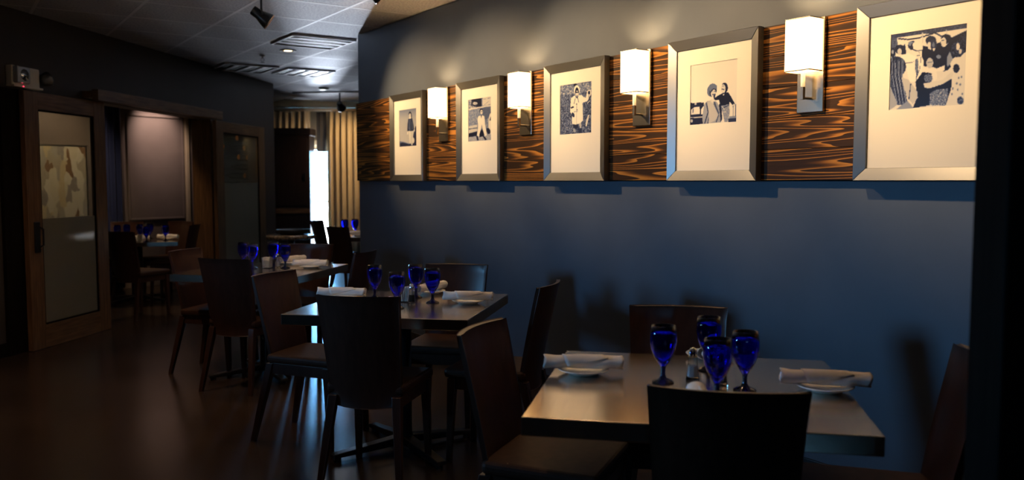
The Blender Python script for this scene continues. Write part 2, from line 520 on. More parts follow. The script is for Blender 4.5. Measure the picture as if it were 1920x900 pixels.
# rear wall, far wall, side walls
rear = MB()
rear.box(-5.4, 0.165, -3.66, -3.5, 0, CEIL + 0.03); rear.box(0.335, 6.6, -3.66, -3.5, 0, CEIL + 0.03)
rear.box(0.165, 0.335, -3.66, -3.5, 0, 1.515); rear.box(0.165, 0.335, -3.66, -3.5, 1.685, CEIL + 0.03)
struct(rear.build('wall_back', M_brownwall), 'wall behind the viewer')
YF = 14.8
far = MB()
WX0, WX1, WZ0, WZ1 = -3.64, -3.13, 0.06, 1.95
far.box(-9, WX0, YF, YF + 0.16, 0, CEIL + 0.03); far.box(WX1, 4.2, YF, YF + 0.16, 0, CEIL + 0.03)
far.box(WX0, WX1, YF, YF + 0.16, WZ1, CEIL + 0.03); far.box(WX0, WX1, YF, YF + 0.16, 0, WZ0)
struct(far.build('wall_far', M_tanwall), 'tan far wall behind the drapes')
struct(MB().box(4.05, 4.2, 0.3, YF, 0, CEIL + 0.03).build('wall_side', M_tanwall), 'side wall beyond the blue wall')
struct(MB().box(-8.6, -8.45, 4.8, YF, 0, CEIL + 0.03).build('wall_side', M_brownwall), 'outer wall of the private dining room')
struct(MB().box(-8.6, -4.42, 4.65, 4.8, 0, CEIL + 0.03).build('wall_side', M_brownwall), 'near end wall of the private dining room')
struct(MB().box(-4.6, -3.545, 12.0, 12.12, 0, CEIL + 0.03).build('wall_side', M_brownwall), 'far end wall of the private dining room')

def window(name, label, loc, rotz, w, z0, z1, bars, t=0.05, depth=0.08):
    r = thing(name, label, 'window', loc, rotz)
    del r['category']
    struct(r, label)
    fr = MB()
    fr.box(-w / 2, -w / 2 + t, 0, depth, z0, z1); fr.box(w / 2 - t, w / 2, 0, depth, z0, z1)
    fr.box(-w / 2 + t, w / 2 - t, 0, depth, z0, z0 + t); fr.box(-w / 2 + t, w / 2 - t, 0, depth, z1 - t, z1)
    fr.build('window_frame', M_black, r, bevel=0.004)
    zs = [z0 + t] + list(bars) + [z1 - t]
    for zb in bars:
        MB().box(-w / 2 + t, w / 2 - t, 0.01, depth - 0.01, zb - 0.018, zb + 0.018).build('glazing_bar', M_black, r)
    for a, b in zip(zs[:-1], zs[1:]):
        MB().box(-w / 2 + t, w / 2 - t, depth / 2 - 0.003, depth / 2 + 0.003, a, b).build('pane', M_pane, r)
    return r
window('window_1', 'tall narrow bright window beside the gold drape', ((WX0 + WX1) / 2, YF + 0.02, 0), 0, WX1 - WX0, WZ0, WZ1, [1.03], 0.03)
c = pp(-9.4, -0.05)
window('window_2', 'side window out of view on the left', (c.x, c.y, 0), PROT, 0.7, 1.23, 1.97, [1.6])
window('window_3', 'rear window out of view behind the viewer', (0.25, -3.52, 0), PI, 0.17, 1.515, 1.685, [], 0.008)

# dark post close by on the right
o = MB().box(0, 0.55, 0, 0.11, 0, CEIL - 0.006).build('trim_1', M_post, None, bevel=0.006)
o.location = (0.836, 1.44, 0)
struct(o, 'near-black wooden post at the right edge')

# ------------------------------------------------------------------ wood band of planks on the blue wall
band = thing('plank_wall_band', 'long band of burnt pine planks across the blue wall', 'wall panel', wp(0, DW - 0.005), WROT)
BZ0, BZ1 = 1.385, 2.105
MB().box(-7.50, 0.55, -0.012, 0.004, BZ0 - 0.004, BZ1).build('backing_board', M_post, band)
nrow = 5
rh = (BZ1 - BZ0) / nrow
rng = random.Random(3)
for r_ in range(nrow):
    # butt joints fall behind the pictures
    cuts = [-7.495] + [-(1.916 + 1.118 * k) + rng.uniform(-0.15, 0.15) for k in (4, 3, 2, 1, 0)] + [0.545]
    for a, b in zip(cuts[:-1], cuts[1:]):
        hl = (b - a) / 2
        pr = rng.uniform(0, 0.0015)
        o = MB().box(-hl + 0.0006, hl - 0.0006, -0.034 - pr, -0.012, 0.0007, rh - 0.0007).build('plank', M_pine, band, bevel=0.0012, seg=1)
        o.location = ((a + b) / 2, 0, BZ0 + r_ * rh)

# ------------------------------------------------------------------ framed photographs
def lerp_color(levels):
    stops = np.array([0, 0.22, 0.5, 0.78, 1.0])
    cols = np.array([(0.005, 0.006, 0.016), (0.030, 0.042, 0.100), (0.16, 0.20, 0.31), (0.56, 0.53, 0.48), (0.86, 0.80, 0.68)])
    return np.stack([np.interp(levels, stops, cols[:, k]) for k in range(3)], -1)
class Print:
    def __init__(self, quad, base, W=116, H=114, seed=1):
        self.q = quad; self.W = W; self.H = H
        yy, xx = np.mgrid[0:H, 0:W]
        u = (xx + 0.5) / W; v = (yy + 0.5) / H
        (x0, y0), (x1, y1), (x2, y2), (x3, y3) = quad      # TL TR BR BL
        tx = x0 + (x1 - x0) * u; ty = y0 + (y1 - y0) * u
        bx = x3 + (x2 - x3) * u; by = y3 + (y2 - y3) * u
        self.X = tx + (bx - tx) * v; self.Y = ty + (by - ty) * v
        self.u = u; self.v = v
        self.a = np.full((H, W), base, float)
        self.rs = np.random.RandomState(seed)
    def _mask(self, pts):
        m = np.zeros(self.a.shape, bool)
        n = len(pts)
        for i in range(n):
            xa, ya = pts[i]; xb, yb = pts[(i + 1) % n]
            if ya == yb: continue
            c = ((ya > self.Y) != (yb > self.Y)) & (self.X < (xb - xa) * (self.Y - ya) / (yb - ya) + xa)
            m ^= c
        return m
    def poly(self, lv, *pts, noise=0):
        m = self._mask(pts); self._put(m, lv, noise); return self
    def ell(self, lv, cx, cy, rx, ry, rot=0, noise=0):
        c, s = math.cos(R(rot)), math.sin(R(rot))
        dx = self.X - cx; dy = self.Y - cy
        m = ((dx * c + dy * s) / rx) ** 2 + ((-dx * s + dy * c) / ry) ** 2 < 1
        self._put(m, lv, noise); return self
    def line(self, lv, w, *pts):
        for (xa, ya), (xb, yb) in zip(pts[:-1], pts[1:]):
            dx, dy = xb - xa, yb - ya
            t = np.clip(((self.X - xa) * dx + (self.Y - ya) * dy) / max(dx * dx + dy * dy, 1e-6), 0, 1)
            m = np.hypot(self.X - xa - t * dx, self.Y - ya - t * dy) < w / 2
            self.a[m] = lv
        return self
    def _put(self, m, lv, noise):
        self.a[m] = lv
        if noise: self.a[m] += self.rs.uniform(-noise, noise, m.sum())
    def speckle(self, amp, pts=None, k=2):
        nz = self.rs.uniform(-amp, amp, ((self.H // k) + 1, (self.W // k) + 1)).repeat(k, 0).repeat(k, 1)[:self.H, :self.W]
        m = self._mask(pts) if pts else np.ones(self.a.shape, bool)
        self.a[m] += nz[m]; return self
    def build(self, parent, x0, x1, z0, z1, y):
        W, H = self.W, self.H
        a = np.clip(self.a, 0, 1)
        pad = np.pad(a, 1, mode='edge')
        a = (pad[1:-1, 1:-1] * 4 + pad[:-2, 1:-1] + pad[2:, 1:-1] + pad[1:-1, :-2] + pad[1:-1, 2:]) / 8
        col = lerp_color(a)
        xs = np.linspace(x0, x1, W + 1); zs = np.linspace(z1, z0, H + 1)
        V = np.zeros(((H + 1) * (W + 1), 3))
        V[:, 0] = np.tile(xs, H + 1); V[:, 2] = np.repeat(zs, W + 1); V[:, 1] = y
        I = (np.arange(H)[:, None] * (W + 1) + np.arange(W)[None, :]).ravel()
        Fq = np.stack([I, I + W + 1, I + W + 2, I + 1], 1)
        me = bpy.data.meshes.new('photo_print')
        me.from_pydata(V.tolist(), [], Fq.tolist())
        at = me.color_attributes.new('Col', 'FLOAT_COLOR', 'CORNER')
        c4 = np.concatenate([col.reshape(-1, 3), np.ones((W * H, 1))], 1).repeat(4, 0)
        at.data.foreach_set('color', c4.astype(np.float32).ravel())
        me.materials.append(M_photo)
        o = bpy.data.objects.new('photo_print', me); COL.objects.link(o); o.parent = parent
        return o

def print_child_portrait():
    p = Print([(58, 285), (300, 245), (312, 772), (75, 800)], 0.66, seed=1)
    p.a -= 0.30 * (p.v < 0.25) * (0.25 - p.v) * 4 * 0.4
    p.a += 0.10 * (p.v - 0.3)
    p.poly(0.42, (70, 720), (130, 725), (200, 745), (320, 745), (320, 810), (60, 810), noise=0.08)
    p.poly(0.12, (60, 755), (120, 735), (200, 755), (235, 780), (100, 805), (60, 805))
    p.poly(0.14, (255, 660), (275, 560), (290, 500), (303, 505), (315, 780), (255, 780))
    p.ell(0.08, 212, 330, 20, 32).poly(0.10, (228, 320), (240, 350), (238, 400), (228, 390))
    p.ell(0.82, 212, 350, 14, 27)
    p.poly(0.90, (200, 375), (228, 375), (228, 405), (205, 405))
    p.poly(0.16, (190, 400), (245, 390), (262, 470), (275, 560), (235, 572), (178, 570), (180, 470), noise=0.08)
    p.line(0.5, 7, (212, 410), (214, 560)).line(0.42, 5, (196, 430), (200, 540)).line(0.40, 5, (240, 440), (250, 540))
    p.poly(0.86, (195, 568), (232, 572), (232, 740), (212, 745), (205, 650))
    p.poly(0.80, (236, 570), (266, 565), (258, 690), (256, 765), (238, 765))
    p.ell(0.9, 184, 600, 8, 22).ell(0.85, 275, 560, 7, 16)
    p.ell(0.1, 222, 765, 14, 16).ell(0.85, 262, 700, 18, 40)
    return p
def print_man_on_car():
    p = Print([(1052, 130), (1372, 82), (1380, 700), (1055, 725)], 0.52, seed=2)
    p.speckle(0.10, None, 3)
    p.poly(0.06, (1100, 110), (1240, 100), (1240, 225), (1190, 235), (1090, 215)).ell(0.68, 1150, 180, 34, 20).speckle(0.3, [(1052, 130), (1100, 120), (1200, 230), (1100, 260), (1052, 260)], 2)
    p.poly(0.80, (1255, 95), (1375, 80), (1375, 190), (1255, 215)).line(0.45, 6, (1265, 120), (1300, 115)).line(0.45, 6, (1320, 112), (1365, 104)).line(0.5, 5, (1280, 200), (1340, 150))
    p.line(0.85, 16, (1052, 268), (1240, 232), (1380, 205))
    p.poly(0.34, (1245, 245), (1380, 225), (1380, 340), (1300, 420), (1250, 350), noise=0.06)
    p.poly(0.74, (1055, 505), (1180, 480), (1180, 570), (1055, 610)).line(0.35, 14, (1055, 545), (1185, 525))
    p.poly(0.05, (1055, 605), (1190, 575), (1180, 640), (1055, 668))
    p.poly(0.62, (1052, 660), (1380, 610), (1380, 705), (1052, 725), noise=0.16)
    p.ell(0.88, 1368, 470, 30, 150).ell(0.08, 1378, 380, 14, 50, 25).ell(0.08, 1340, 570, 26, 44, -20)
    p.poly(0.04, (1210, 590), (1250, 545), (1275, 575), (1280, 640), (1215, 660))
    p.poly(0.92, (1195, 365), (1240, 345), (1280, 360), (1292, 460), (1275, 480), (1190, 470), (1186, 400))
    p.poly(0.90, (1195, 465), (1245, 470), (1235, 540), (1205, 650), (1175, 645), (1190, 540))
    p.poly(0.92, (1245, 470), (1290, 465), (1305, 550), (1320, 630), (1290, 645), (1262, 560))
    p.poly(0.2, (1228, 345), (1248, 345), (1238, 390))
    p.ell(0.10, 1236, 290, 24, 38).ell(0.88, 1240, 302, 18, 30).line(0.25, 6, (1226, 300), (1256, 298))
    p.poly(0.05, (1165, 640), (1190, 640), (1205, 700), (1180, 708)).poly(0.05, (1255, 640), (1290, 650), (1318, 695), (1295, 700))
    return p
def print_raincoat():
    p = Print([(90, 158), (530, 92), (527, 808), (92, 840)], 0.33, seed=3)
    p.speckle(0.16, None, 2).speckle(0.14, None, 3)
    p.speckle(0.22, [(90, 420), (530, 400), (530, 820), (90, 840)], 1)
    p.a += 0.16 * (p.v < 0.2)
    p.ell(0.04, 305, 150, 26, 24)
    p.poly(0.95, (245, 330), (300, 290), (390, 285), (425, 320), (450, 320), (470, 225), (510, 210), (520, 270), (470, 370), (405, 395), (412, 640), (370, 680), (300, 698), (262, 680), (262, 560), (232, 520), (240, 400))
    p.ell(0.95, 325, 225, 40, 75)
    p.ell(0.10, 327, 250, 28, 70).ell(0.82, 328, 270, 22, 46).line(0.08, 14, (308, 250), (350, 248)).line(0.2, 8, (318, 298), (340, 298)).poly(0.25, (300, 310), (350, 305), (330, 335))
    p.line(0.35, 8, (305, 330), (288, 405)).line(0.35, 8, (340, 330), (352, 388))
    p.line(0.55, 6, (325, 400), (322, 690)).ell(0.25, 322, 412, 9, 7).ell(0.25, 330, 492, 9, 7).line(0.5, 8, (288, 520), (340, 510))
    p.ell(0.10, 262, 458, 26, 12, -20).ell(0.15, 275, 560, 18, 34, -20).ell(0.12, 492, 255, 16, 26)
    p.poly(0.12, (272, 695), (345, 690), (350, 740), (285, 760)).poly(0.72, (355, 680), (388, 668), (390, 740), (372, 755))
    p.poly(0.62, (282, 735), (312, 770), (305, 800), (280, 800)).poly(0.18, (350, 750), (395, 745), (398, 812), (352, 815))
    p.line(0.15, 8, (492, 290), (490, 560)).line(0.78, 10, (470, 400), (500, 370)).poly(0.90, (480, 560), (497, 560), (462, 720), (445, 715), (455, 640))
    return p
def print_man_and_boy():
    p = Print([(50, 98), (658, 5), (655, 812), (52, 860)], 0.93, seed=4)
    p.a -= 0.10 * np.clip(0.5 - p.v, 0, 1)
    p.poly(0.10, (50, 575), (235, 565), (235, 840), (50, 862)).poly(0.88, (62, 660), (110, 625), (178, 618), (182, 715), (62, 722)).poly(0.9, (195, 660), (232, 610), (232, 715), (195, 718))
    p.poly(0.35, (85, 655), (100, 640), (95, 700), (85, 700)).line(0.82, 12, (50, 762), (235, 752)).ell(0.7, 122, 585, 16, 16).ell(0.7, 72, 805, 18, 22)
    p.poly(0.55, (560, 740), (655, 735), (655, 765), (560, 770)).poly(0.20, (550, 770), (655, 765), (655, 812), (550, 818)).line(0.30, 8, (640, 590), (640, 740)).line(0.3, 8, (610, 610), (612, 740))
    # man
    p.poly(0.60, (238, 590), (275, 550), (345, 535), (400, 555), (440, 620), (455, 720), (455, 820), (225, 845), (215, 760), (225, 680))
    p.poly(0.72, (275, 560), (340, 545), (400, 600), (440, 720), (380, 800), (300, 835), (300, 700)).line(0.16, 12, (268, 575), (292, 690), (250, 830)).line(0.22, 8, (300, 760), (290, 835))
    p.poly(0.30, (350, 560), (380, 555), (435, 700), (425, 720)).line(0.2, 9, (430, 720), (400, 815)).poly(0.82, (310, 530), (350, 520), (365, 580), (330, 560))
    p.poly(0.10, (430, 590), (460, 580), (475, 780), (455, 815), (445, 700))
    p.ell(0.40, 338, 408, 62, 86, 18).ell(0.08, 350, 432, 44, 58, 14).ell(0.84, 356, 448, 32, 48, 10)
    p.line(0.10, 12, (330, 425), (345, 410)).line(0.12, 10, (368, 425), (385, 422)).line(0.2, 8, (345, 465), (368, 462)).poly(0.15, (358, 470), (385, 450), (378, 510), (360, 505)).poly(0.42, (300, 400), (320, 350), (360, 330), (402, 350), (400, 395), (350, 388), (318, 430))
    # boy
    p.poly(0.07, (430, 470), (480, 445), (545, 435), (580, 490), (635, 590), (605, 600), (565, 555), (560, 600), (450, 605), (430, 530), (370, 540), (365, 515))
    p.ell(0.08, 498, 380, 42, 66).ell(0.84, 482, 390, 30, 56).line(0.1, 10, (468, 395), (492, 400)).line(0.25, 8, (470, 360), (488, 355)).poly(0.85, (470, 465), (500, 455), (490, 480))
    p.poly(0.56, (455, 605), (560, 590), (568, 700), (545, 810), (505, 815), (480, 700), noise=0.10).line(0.14, 9, (475, 640), (550, 600)).line(0.9, 9, (470, 620), (500, 655)).line(0.9, 7, (485, 690), (520, 688))
    p.ell(0.8, 618, 600, 14, 16).ell(0.85, 362, 540, 18, 16)
    return p
def print_party():
    p = Print([(60, 145), (770, 25), (765, 790), (55, 853)], 0.86, seed=5)
    p.poly(0.20, (55, 140), (770, 20), (770, 75), (125, 170), (55, 175), noise=0.12)
    p.poly(0.28, (55, 160), (120, 165), (130, 290), (55, 300), noise=0.10)
    p.line(0.06, 12, (135, 180), (230, 186), (330, 170), (420, 140), (480, 120), (550, 155))
    p.line(0.70, 8, (365, 120), (368, 210)).line(0.70, 8, (585, 90), (590, 140))
    p.poly(0.05, (620, 170), (770, 90), (770, 300), (600, 470), (560, 480), (480, 440), (360, 430), (370, 240), (420, 250))
    p.ell(0.08, 150, 280, 50, 45, noise=0.1).ell(0.72, 148, 300, 22, 30).ell(0.10, 80, 310, 30, 45).ell(0.6, 78, 305, 12, 20).poly(0.1, (180, 250), (200, 225), (215, 320), (170, 330))
    # man in glasses
    p.ell(0.12, 275, 240, 48, 42).ell(0.50, 255, 225, 26, 22).ell(0.88, 312, 270, 46, 72).poly(0.1, (250, 250), (270, 215), (280, 270), (258, 285)).line(0.06, 9, (272, 275), (315, 292), (358, 285)).line(0.2, 7, (320, 335), (345, 328)).line(0.5, 6, (330, 290), (342, 312))
    p.poly(0.93, (150, 350), (230, 310), (300, 340), (330, 370), (360, 330), (382, 380), (378, 480), (330, 570), (250, 580), (215, 440), (160, 380))
    p.poly(0.35, (305, 370), (330, 360), (332, 450), (318, 520), (302, 460), noise=0.2).line(0.15, 7, (330, 470), (315, 560)).line(0.2, 6, (205, 410), (290, 392)).line(0.25, 5, (355, 350), (350, 450), (315, 555))
    p.poly(0.03, (310, 580), (380, 480), (460, 500), (440, 640), (440, 800), (290, 830), (330, 720))
    # background man with hat, man at right
    p.ell(0.10, 445, 190, 48, 42).poly(0.10, (400, 200), (490, 170), (500, 215), (410, 225)).ell(0.14, 470, 225, 32, 45).poly(0.80, (412, 215), (440, 200), (450, 280), (420, 270)).ell(0.40, 470, 232, 12, 24).poly(0.85, (458, 270), (492, 260), (475, 292)).ell(0.5, 520, 342, 22, 18)
    p.ell(0.05, 585, 170, 46, 38).ell(0.80, 562, 205, 25, 45).line(0.1, 8, (545, 190), (565, 188)).poly(0.84, (560, 240), (612, 205), (575, 250))
    # woman in the middle, arms
    p.ell(0.70, 440, 400, 32, 50).line(0.35, 8, (425, 395), (458, 393)).poly(0.9, (370, 440), (500, 455), (580, 420), (575, 470), (500, 490), (370, 490)).poly(0.85, (500, 485), (565, 470), (560, 535), (510, 545)).ell(0.9, 490, 525, 22, 40)
    p.ell(0.35, 430, 545, 40, 40, noise=0.2)
    p.poly(0.82, (385, 590), (430, 585), (560, 560), (640, 480), (665, 500), (620, 570), (520, 610), (430, 640), (395, 630))
    # right woman
    p.poly(0.86, (600, 380), (660, 350), (770, 290), (770, 795), (595, 800), (640, 640), (670, 540), (640, 440)).ell(0.10, 690, 270, 60, 75, noise=0.25).poly(0.55, (595, 350), (620, 290), (650, 360), (620, 420), (600, 440)).ell(0.08, 735, 200, 36, 70, noise=0.15)
    p.ell(0.85, 690, 245, 16, 34).ell(0.75, 712, 290, 14, 22).ell(0.06, 682, 450, 28, 42, noise=0.06)
    for (x, y) in ((705, 540), (730, 530), (690, 590), (720, 600), (700, 650), (650, 690), (740, 690), (655, 640)): p.ell(0.45, x, y, 7, 12)
    p.ell(0.25, 725, 750, 30, 36, noise=0.2)
    p.poly(0.04, (440, 640), (560, 600), (645, 545), (640, 640), (595, 800), (440, 800))
    p.poly(0.45, (445, 690), (500, 650), (610, 640), (615, 700), (590, 800), (450, 800), noise=0.3)
    # left woman from behind
    p.ell(0.16, 120, 440, 95, 95, noise=0.12).poly(0.22, (62, 480), (170, 480), (210, 640), (240, 790), (140, 800), (60, 620), noise=0.15)
    for k in range(10): p.line((0.62, 0.05, 0.42)[k % 3], 6, (75 + 12 * k, 365 + (k % 4) * 14), (82 + 11 * k, 520), (135 + 10 * k, 790 - (k % 3) * 30))
    p.poly(0.72, (170, 540), (240, 560), (330, 670), (335, 730), (290, 790), (240, 740), (200, 640)).line(0.15, 8, (265, 600), (250, 745))
    p.poly(0.62, (60, 630), (110, 720), (140, 800), (55, 853)).poly(0.55, (180, 800), (240, 760), (300, 830), (120, 850))
    return p

prints = [print_party, print_man_and_boy, print_raincoat, print_man_on_car, print_child_portrait]
flabels = ['pewter framed print of dancing party guests, nearest and rightmost on the plank band',
           'pewter framed photo of a man in a hat holding a boy beside a car',
           'pewter framed photo of a person in a pale hooded raincoat',
           'pewter framed photo of a seated figure leaning on an old car',
           'pewter framed photo of a standing child in a dark jacket, farthest from viewer']
FW, FH, MW = 0.60, 0.725, 0.052
FZ = 1.383
SFR = [1.916 + 1.118 * k for k in range(5)]
SFR[4] = 6.405
for k in range(5):
    fr = thing('picture_frame', flabels[k], 'picture', wp(SFR[k], DW - 0.055, FZ), WROT, 'framed photographs on the plank band')
    # mitred moulding: four pieces, face sloping toward the picture
    x0, x1, z0, z1 = -FW / 2, FW / 2, 0, FH
    yo, yi, yb = -0.026, -0.012, 0.014
    def rail(pts_o, pts_i):
        m = MB()
        (oa, ob), (ia, ib) = pts_o, pts_i
        vs = [(oa[0], yb, oa[1]), (ob[0], yb, ob[1]), (ib[0], yb, ib[1]), (ia[0], yb, ia[1]),
              (oa[0], yo, oa[1]), (ob[0], yo, ob[1]), (ib[0], yi, ib[1]), (ia[0], yi, ia[1])]
        m.add(vs, [(3, 2, 1, 0), (4, 5, 6, 7), (0, 1, 5, 4), (1, 2, 6, 5), (2, 3, 7, 6), (3, 0, 4, 7)])
        return m.build('frame_rail', M_frame, fr, bevel=0.0015, seg=1)
    O = [(x0, z0), (x1, z0), (x1, z1), (x0, z1)]
    I = [(x0 + MW, z0 + MW), (x1 - MW, z0 + MW), (x1 - MW, z1 - MW), (x0 + MW, z1 - MW)]
    for a in range(4):
        b = (a + 1) % 4
        rail((O[a], O[b]), (I[a], I[b]))
    # mat with its window, photo just behind it
    px0, px1, pz0, pz1 = -0.155, 0.155, 0.288, 0.592
    mo = MB()
    i0, i1, j0, j1 = I[0][0] - 0.004, I[1][0] + 0.004, I[0][1] - 0.004, I[2][1] + 0.004
    mo.box(i0, px0, -0.004, 0.0, j0, j1); mo.box(px1, i1, -0.004, 0.0, j0, j1)
    mo.box(px0, px1, -0.004, 0.0, j0, pz0); mo.box(px0, px1, -0.004, 0.0, pz1, j1)
    mo.build('mat_board', M_matboard, fr)
    MB().box(i0, i1, 0.001, 0.012, j0, j1).build('backing', M_post, fr)
    prints[k]().build(fr, px0 - 0.001, px1 + 0.001, pz0 - 0.001, pz1 + 0.001, -0.0012)

# ------------------------------------------------------------------ sconces
slabels = ['square linen-shade wall sconce nearest the viewer, left of the party print',
           'square linen-shade wall sconce between the raincoat photo and man-in-hat photo',
           'square linen-shade wall sconce between the old-car photo and raincoat photo',
           'square linen-shade wall sconce farthest away, beside the standing child photo']
def make_sconce(label, group):
    r = thing('wall_sconce', label, 'wall lamp', group=group)
    MB().box(-0.070, 0.070, -0.016, 0.0, 0, 0.415).build('back_plate', M_nickel, r, bevel=0.003)
    m = MB()
    a, b0, b1, z0, z1, t = 0.064, -0.112, -0.020, 0.178, 0.405, 0.002
    m.box(-a, a, b0, b0 + t, z0, z1); m.box(-a, -a + t, b0 + t, b1, z0, z1); m.box(a - t, a, b0 + t, b1, z0, z1); m.box(-a + t, a - t, b1 - t, b1, z0, z1)
    sh = m.build('lamp_shade', M_shade, r)
    m = MB()
    for zz in (z0 - 0.002, z1 - 0.003):
        m = MB()
        m.box(-a - 0.001, a + 0.001, b0 - 0.001, b0 + 0.002, zz, zz + 0.005); m.box(-a - 0.001, -a + 0.002, b0, b1, zz, zz + 0.005); m.box(a - 0.002, a + 0.001, b0, b1, zz, zz + 0.005)
        m.build('shade_trim', M_nickel, sh)
    m = MB(); m.tube([(0, -0.016, 0.062), (0, -0.066, 0.062)], 0.006, 8)
    m.box(-0.008, 0.008, -0.074, -0.058, 0.054, 0.110)
    m.build('arm', M_nickel, r, bevel=0.001)
    MB().tube([(0, -0.066, 0.110), (0, -0.066, 0.235)], 0.010, 12).build('candle_sleeve', M_white, r)
    m = MB(); m.lathe([(0.004, 0.235), (0.018, 0.262), (0.021, 0.285), (0.014, 0.312), (0.002, 0.322)], 12, M=Matrix.Translation((0, -0.066, 0)))
    m.build('bulb', M_bulb, r, smooth=True)
    return r
sconce = cloner(make_sconce)
for k in range(4):
    s = [2.457, 3.563, 4.69, 5.805][k]
    base = wp(s, DW - 0.042, 1.687)
    sconce(base, WROT, slabels[k], 'wall sconces on the plank band')
    d = bpy.data.lights.new('sconce_glow', 'POINT'); d.energy = 12.0; d.color = WARM; d.shadow_soft_size = 0.02
    l = bpy.data.objects.new('sconce_glow', d); COL.objects.link(l); l.location = wp(s, DW - 0.042 - 0.066, 1.687 + 0.345)

# ------------------------------------------------------------------ track heads above the pictures
def make_head(label, group):
    r = thing('track_spotlight', label, 'ceiling lamp', group=group)
    # local: origin on the ceiling, aims along +y (toward the wall) and down
    MB().box(-0.06, 0.06, -0.018, 0.018, -0.022, 0).build('track_adapter', M_black, r, bevel=0.003)
    MB().tube([(0, 0, -0.02), (0, 0, -0.13)], 0.008, 8).build('stem', M_black, r)
    Mx = Matrix.Translation((0, 0, -0.17)) @ Matrix.Rotation(R(-125), 4, 'X')
    h = MB(); h.lathe([(0.028, -0.075), (0.034, -0.07), (0.036, -0.02), (0.050, 0.02), (0.060, 0.055), (0.060, 0.066), (0.054, 0.066), (0.050, 0.04)], 20, M=Mx, cap1=False)
    ho = h.build('lamp_housing', M_black, r, smooth=True)
    rim = MB(); rim.lathe([(0.054, 0.0635), (0.0605, 0.0635), (0.0605, 0.069), (0.054, 0.069), (0.054, 0.0635)], 20, M=Mx, cap0=False, cap1=False)
    rim.build('rim', M_copper, ho)
    b = MB(); b.lathe([(0.001, 0.035), (0.046, 0.035), (0.047, 0.042), (0.001, 0.05)], 20, M=Mx, cap0=False, cap1=False)
    b.build('bulb', M_spotbulb, ho, smooth=True)
    y = MB(); y.tube([(-0.066, 0, -0.17), (-0.066, 0, -0.13), (0.066, 0, -0.13), (0.066, 0, -0.17)], 0.005, 6)
    y.build('yoke', M_black, r)
    return r
head = cloner(make_head)
def spot(loc, target, power, size, blend=0.6, color=WARM, rad=0.03, name='spot_beam'):
    d = bpy.data.lights.new(name, 'SPOT'); d.energy = power; d.spot_size = R(size); d.spot_blend = blend; d.color = color; d.shadow_soft_size = rad
    o = bpy.data.objects.new(name, d); COL.objects.link(o); o.location = loc
    o.rotation_euler = (Vector(target) - Vector(loc)).to_track_quat('-Z', 'Y').to_euler()
    return o
hs = [2.57, 3.69, 5.0, 6.13, 7.10]
hl = ['black track spotlight above and right of view, aimed at the party print', 'black track spotlight above view, aimed at the man-in-hat photo',
      'black track spotlight cut off by the top edge near the blue wall', 'black track spotlight hanging whole at the top, left of the big vent', 'black track spotlight above view, aimed at the farthest photo']
hd = [1.95, 1.95, 2.30, 1.95, 1.95]
for k in range(4):
    p = wp(hs[k], hd[k], CEIL - (0.0265 if hd[k] < 2.1 else 0.005))
    head(p, WROT + R(-15), hl[k], 'track spotlights over the pictures')
tr = MB().box(-6.35, -1.2, -0.018, 0.018, -0.02, 0).build('lighting_track', M_black); tr.location = wp(0, 1.95, CEIL - 0.0055); tr.rotation_euler = (0, 0, WROT)
tag(tr, 'long black lighting track on the ceiling along the blue wall', 'lighting track')
for k in range(-1, 5):
    sc = SFR[k] if k >= 0 else SFR[0] - 1.118  # extra beam added beyond the nearest print to brighten it, without a head
    spot(wp(sc + 0.62, 2.13, CEIL - 0.25), wp(sc, DW, 1.92), 135, 62, 1.0, (1.0, 0.67, 0.34))

# ------------------------------------------------------------------ ceiling fittings
def vent_slots(name, label, s, d, sx, sy, n, along_x, zc=CEIL):
    r = thing(name, label, 'vent', wp(s, d, zc - 0.034), WROT, 'slotted ceiling vents')
    MB().box(-sx / 2 + 0.01, sx / 2 - 0.01, -sy / 2 + 0.01, sy / 2 - 0.01, 0.026, 0.030).build('vent_shade_plate', M_ventdark, r)  # near-black plate painted in for the shade inside the slots
    m = MB(); t = 0.022
    m.box(-sx / 2, sx / 2, -sy / 2, -sy / 2 + t, 0.012, 0.031); m.box(-sx / 2, sx / 2, sy / 2 - t, sy / 2, 0.012, 0.031)
    m.box(-sx / 2, -sx / 2 + t, -sy / 2 + t, sy / 2 - t, 0.012, 0.031); m.box(sx / 2 - t, sx / 2, -sy / 2 + t, sy / 2 - t, 0.012, 0.031)
    m.build('vent_frame', M_bar, r)
    for k in range(1, n):
        if along_x:
            y = -sy / 2 + sy * k / n
            MB().box(-sx / 2 + t, sx / 2 - t, y - 0.024, y + 0.024, 0.013, 0.020).build('slat', M_bar, r)
        else:
            x = -sx / 2 + sx * k / n
            MB().box(x - 0.024, x + 0.024, -sy / 2 + t, sy / 2 - t, 0.013, 0.020).build('slat', M_bar, r)
    return r
vent_slots('ceiling_vent', 'big white four-slot ceiling vent next to the blue wall corner', 8.12, 3.085, 0.64, 0.64, 4, False)
vent_slots('ceiling_vent', 'white ceiling vent of four slanting slots, behind the recessed light', 10.43, 3.83, 0.64, 0.60, 4, True)
vent_slots('ceiling_vent', 'dim ceiling vent above the taupe wall, left of the other two', 10.43, 3.10, 0.64, 0.64, 4, True)

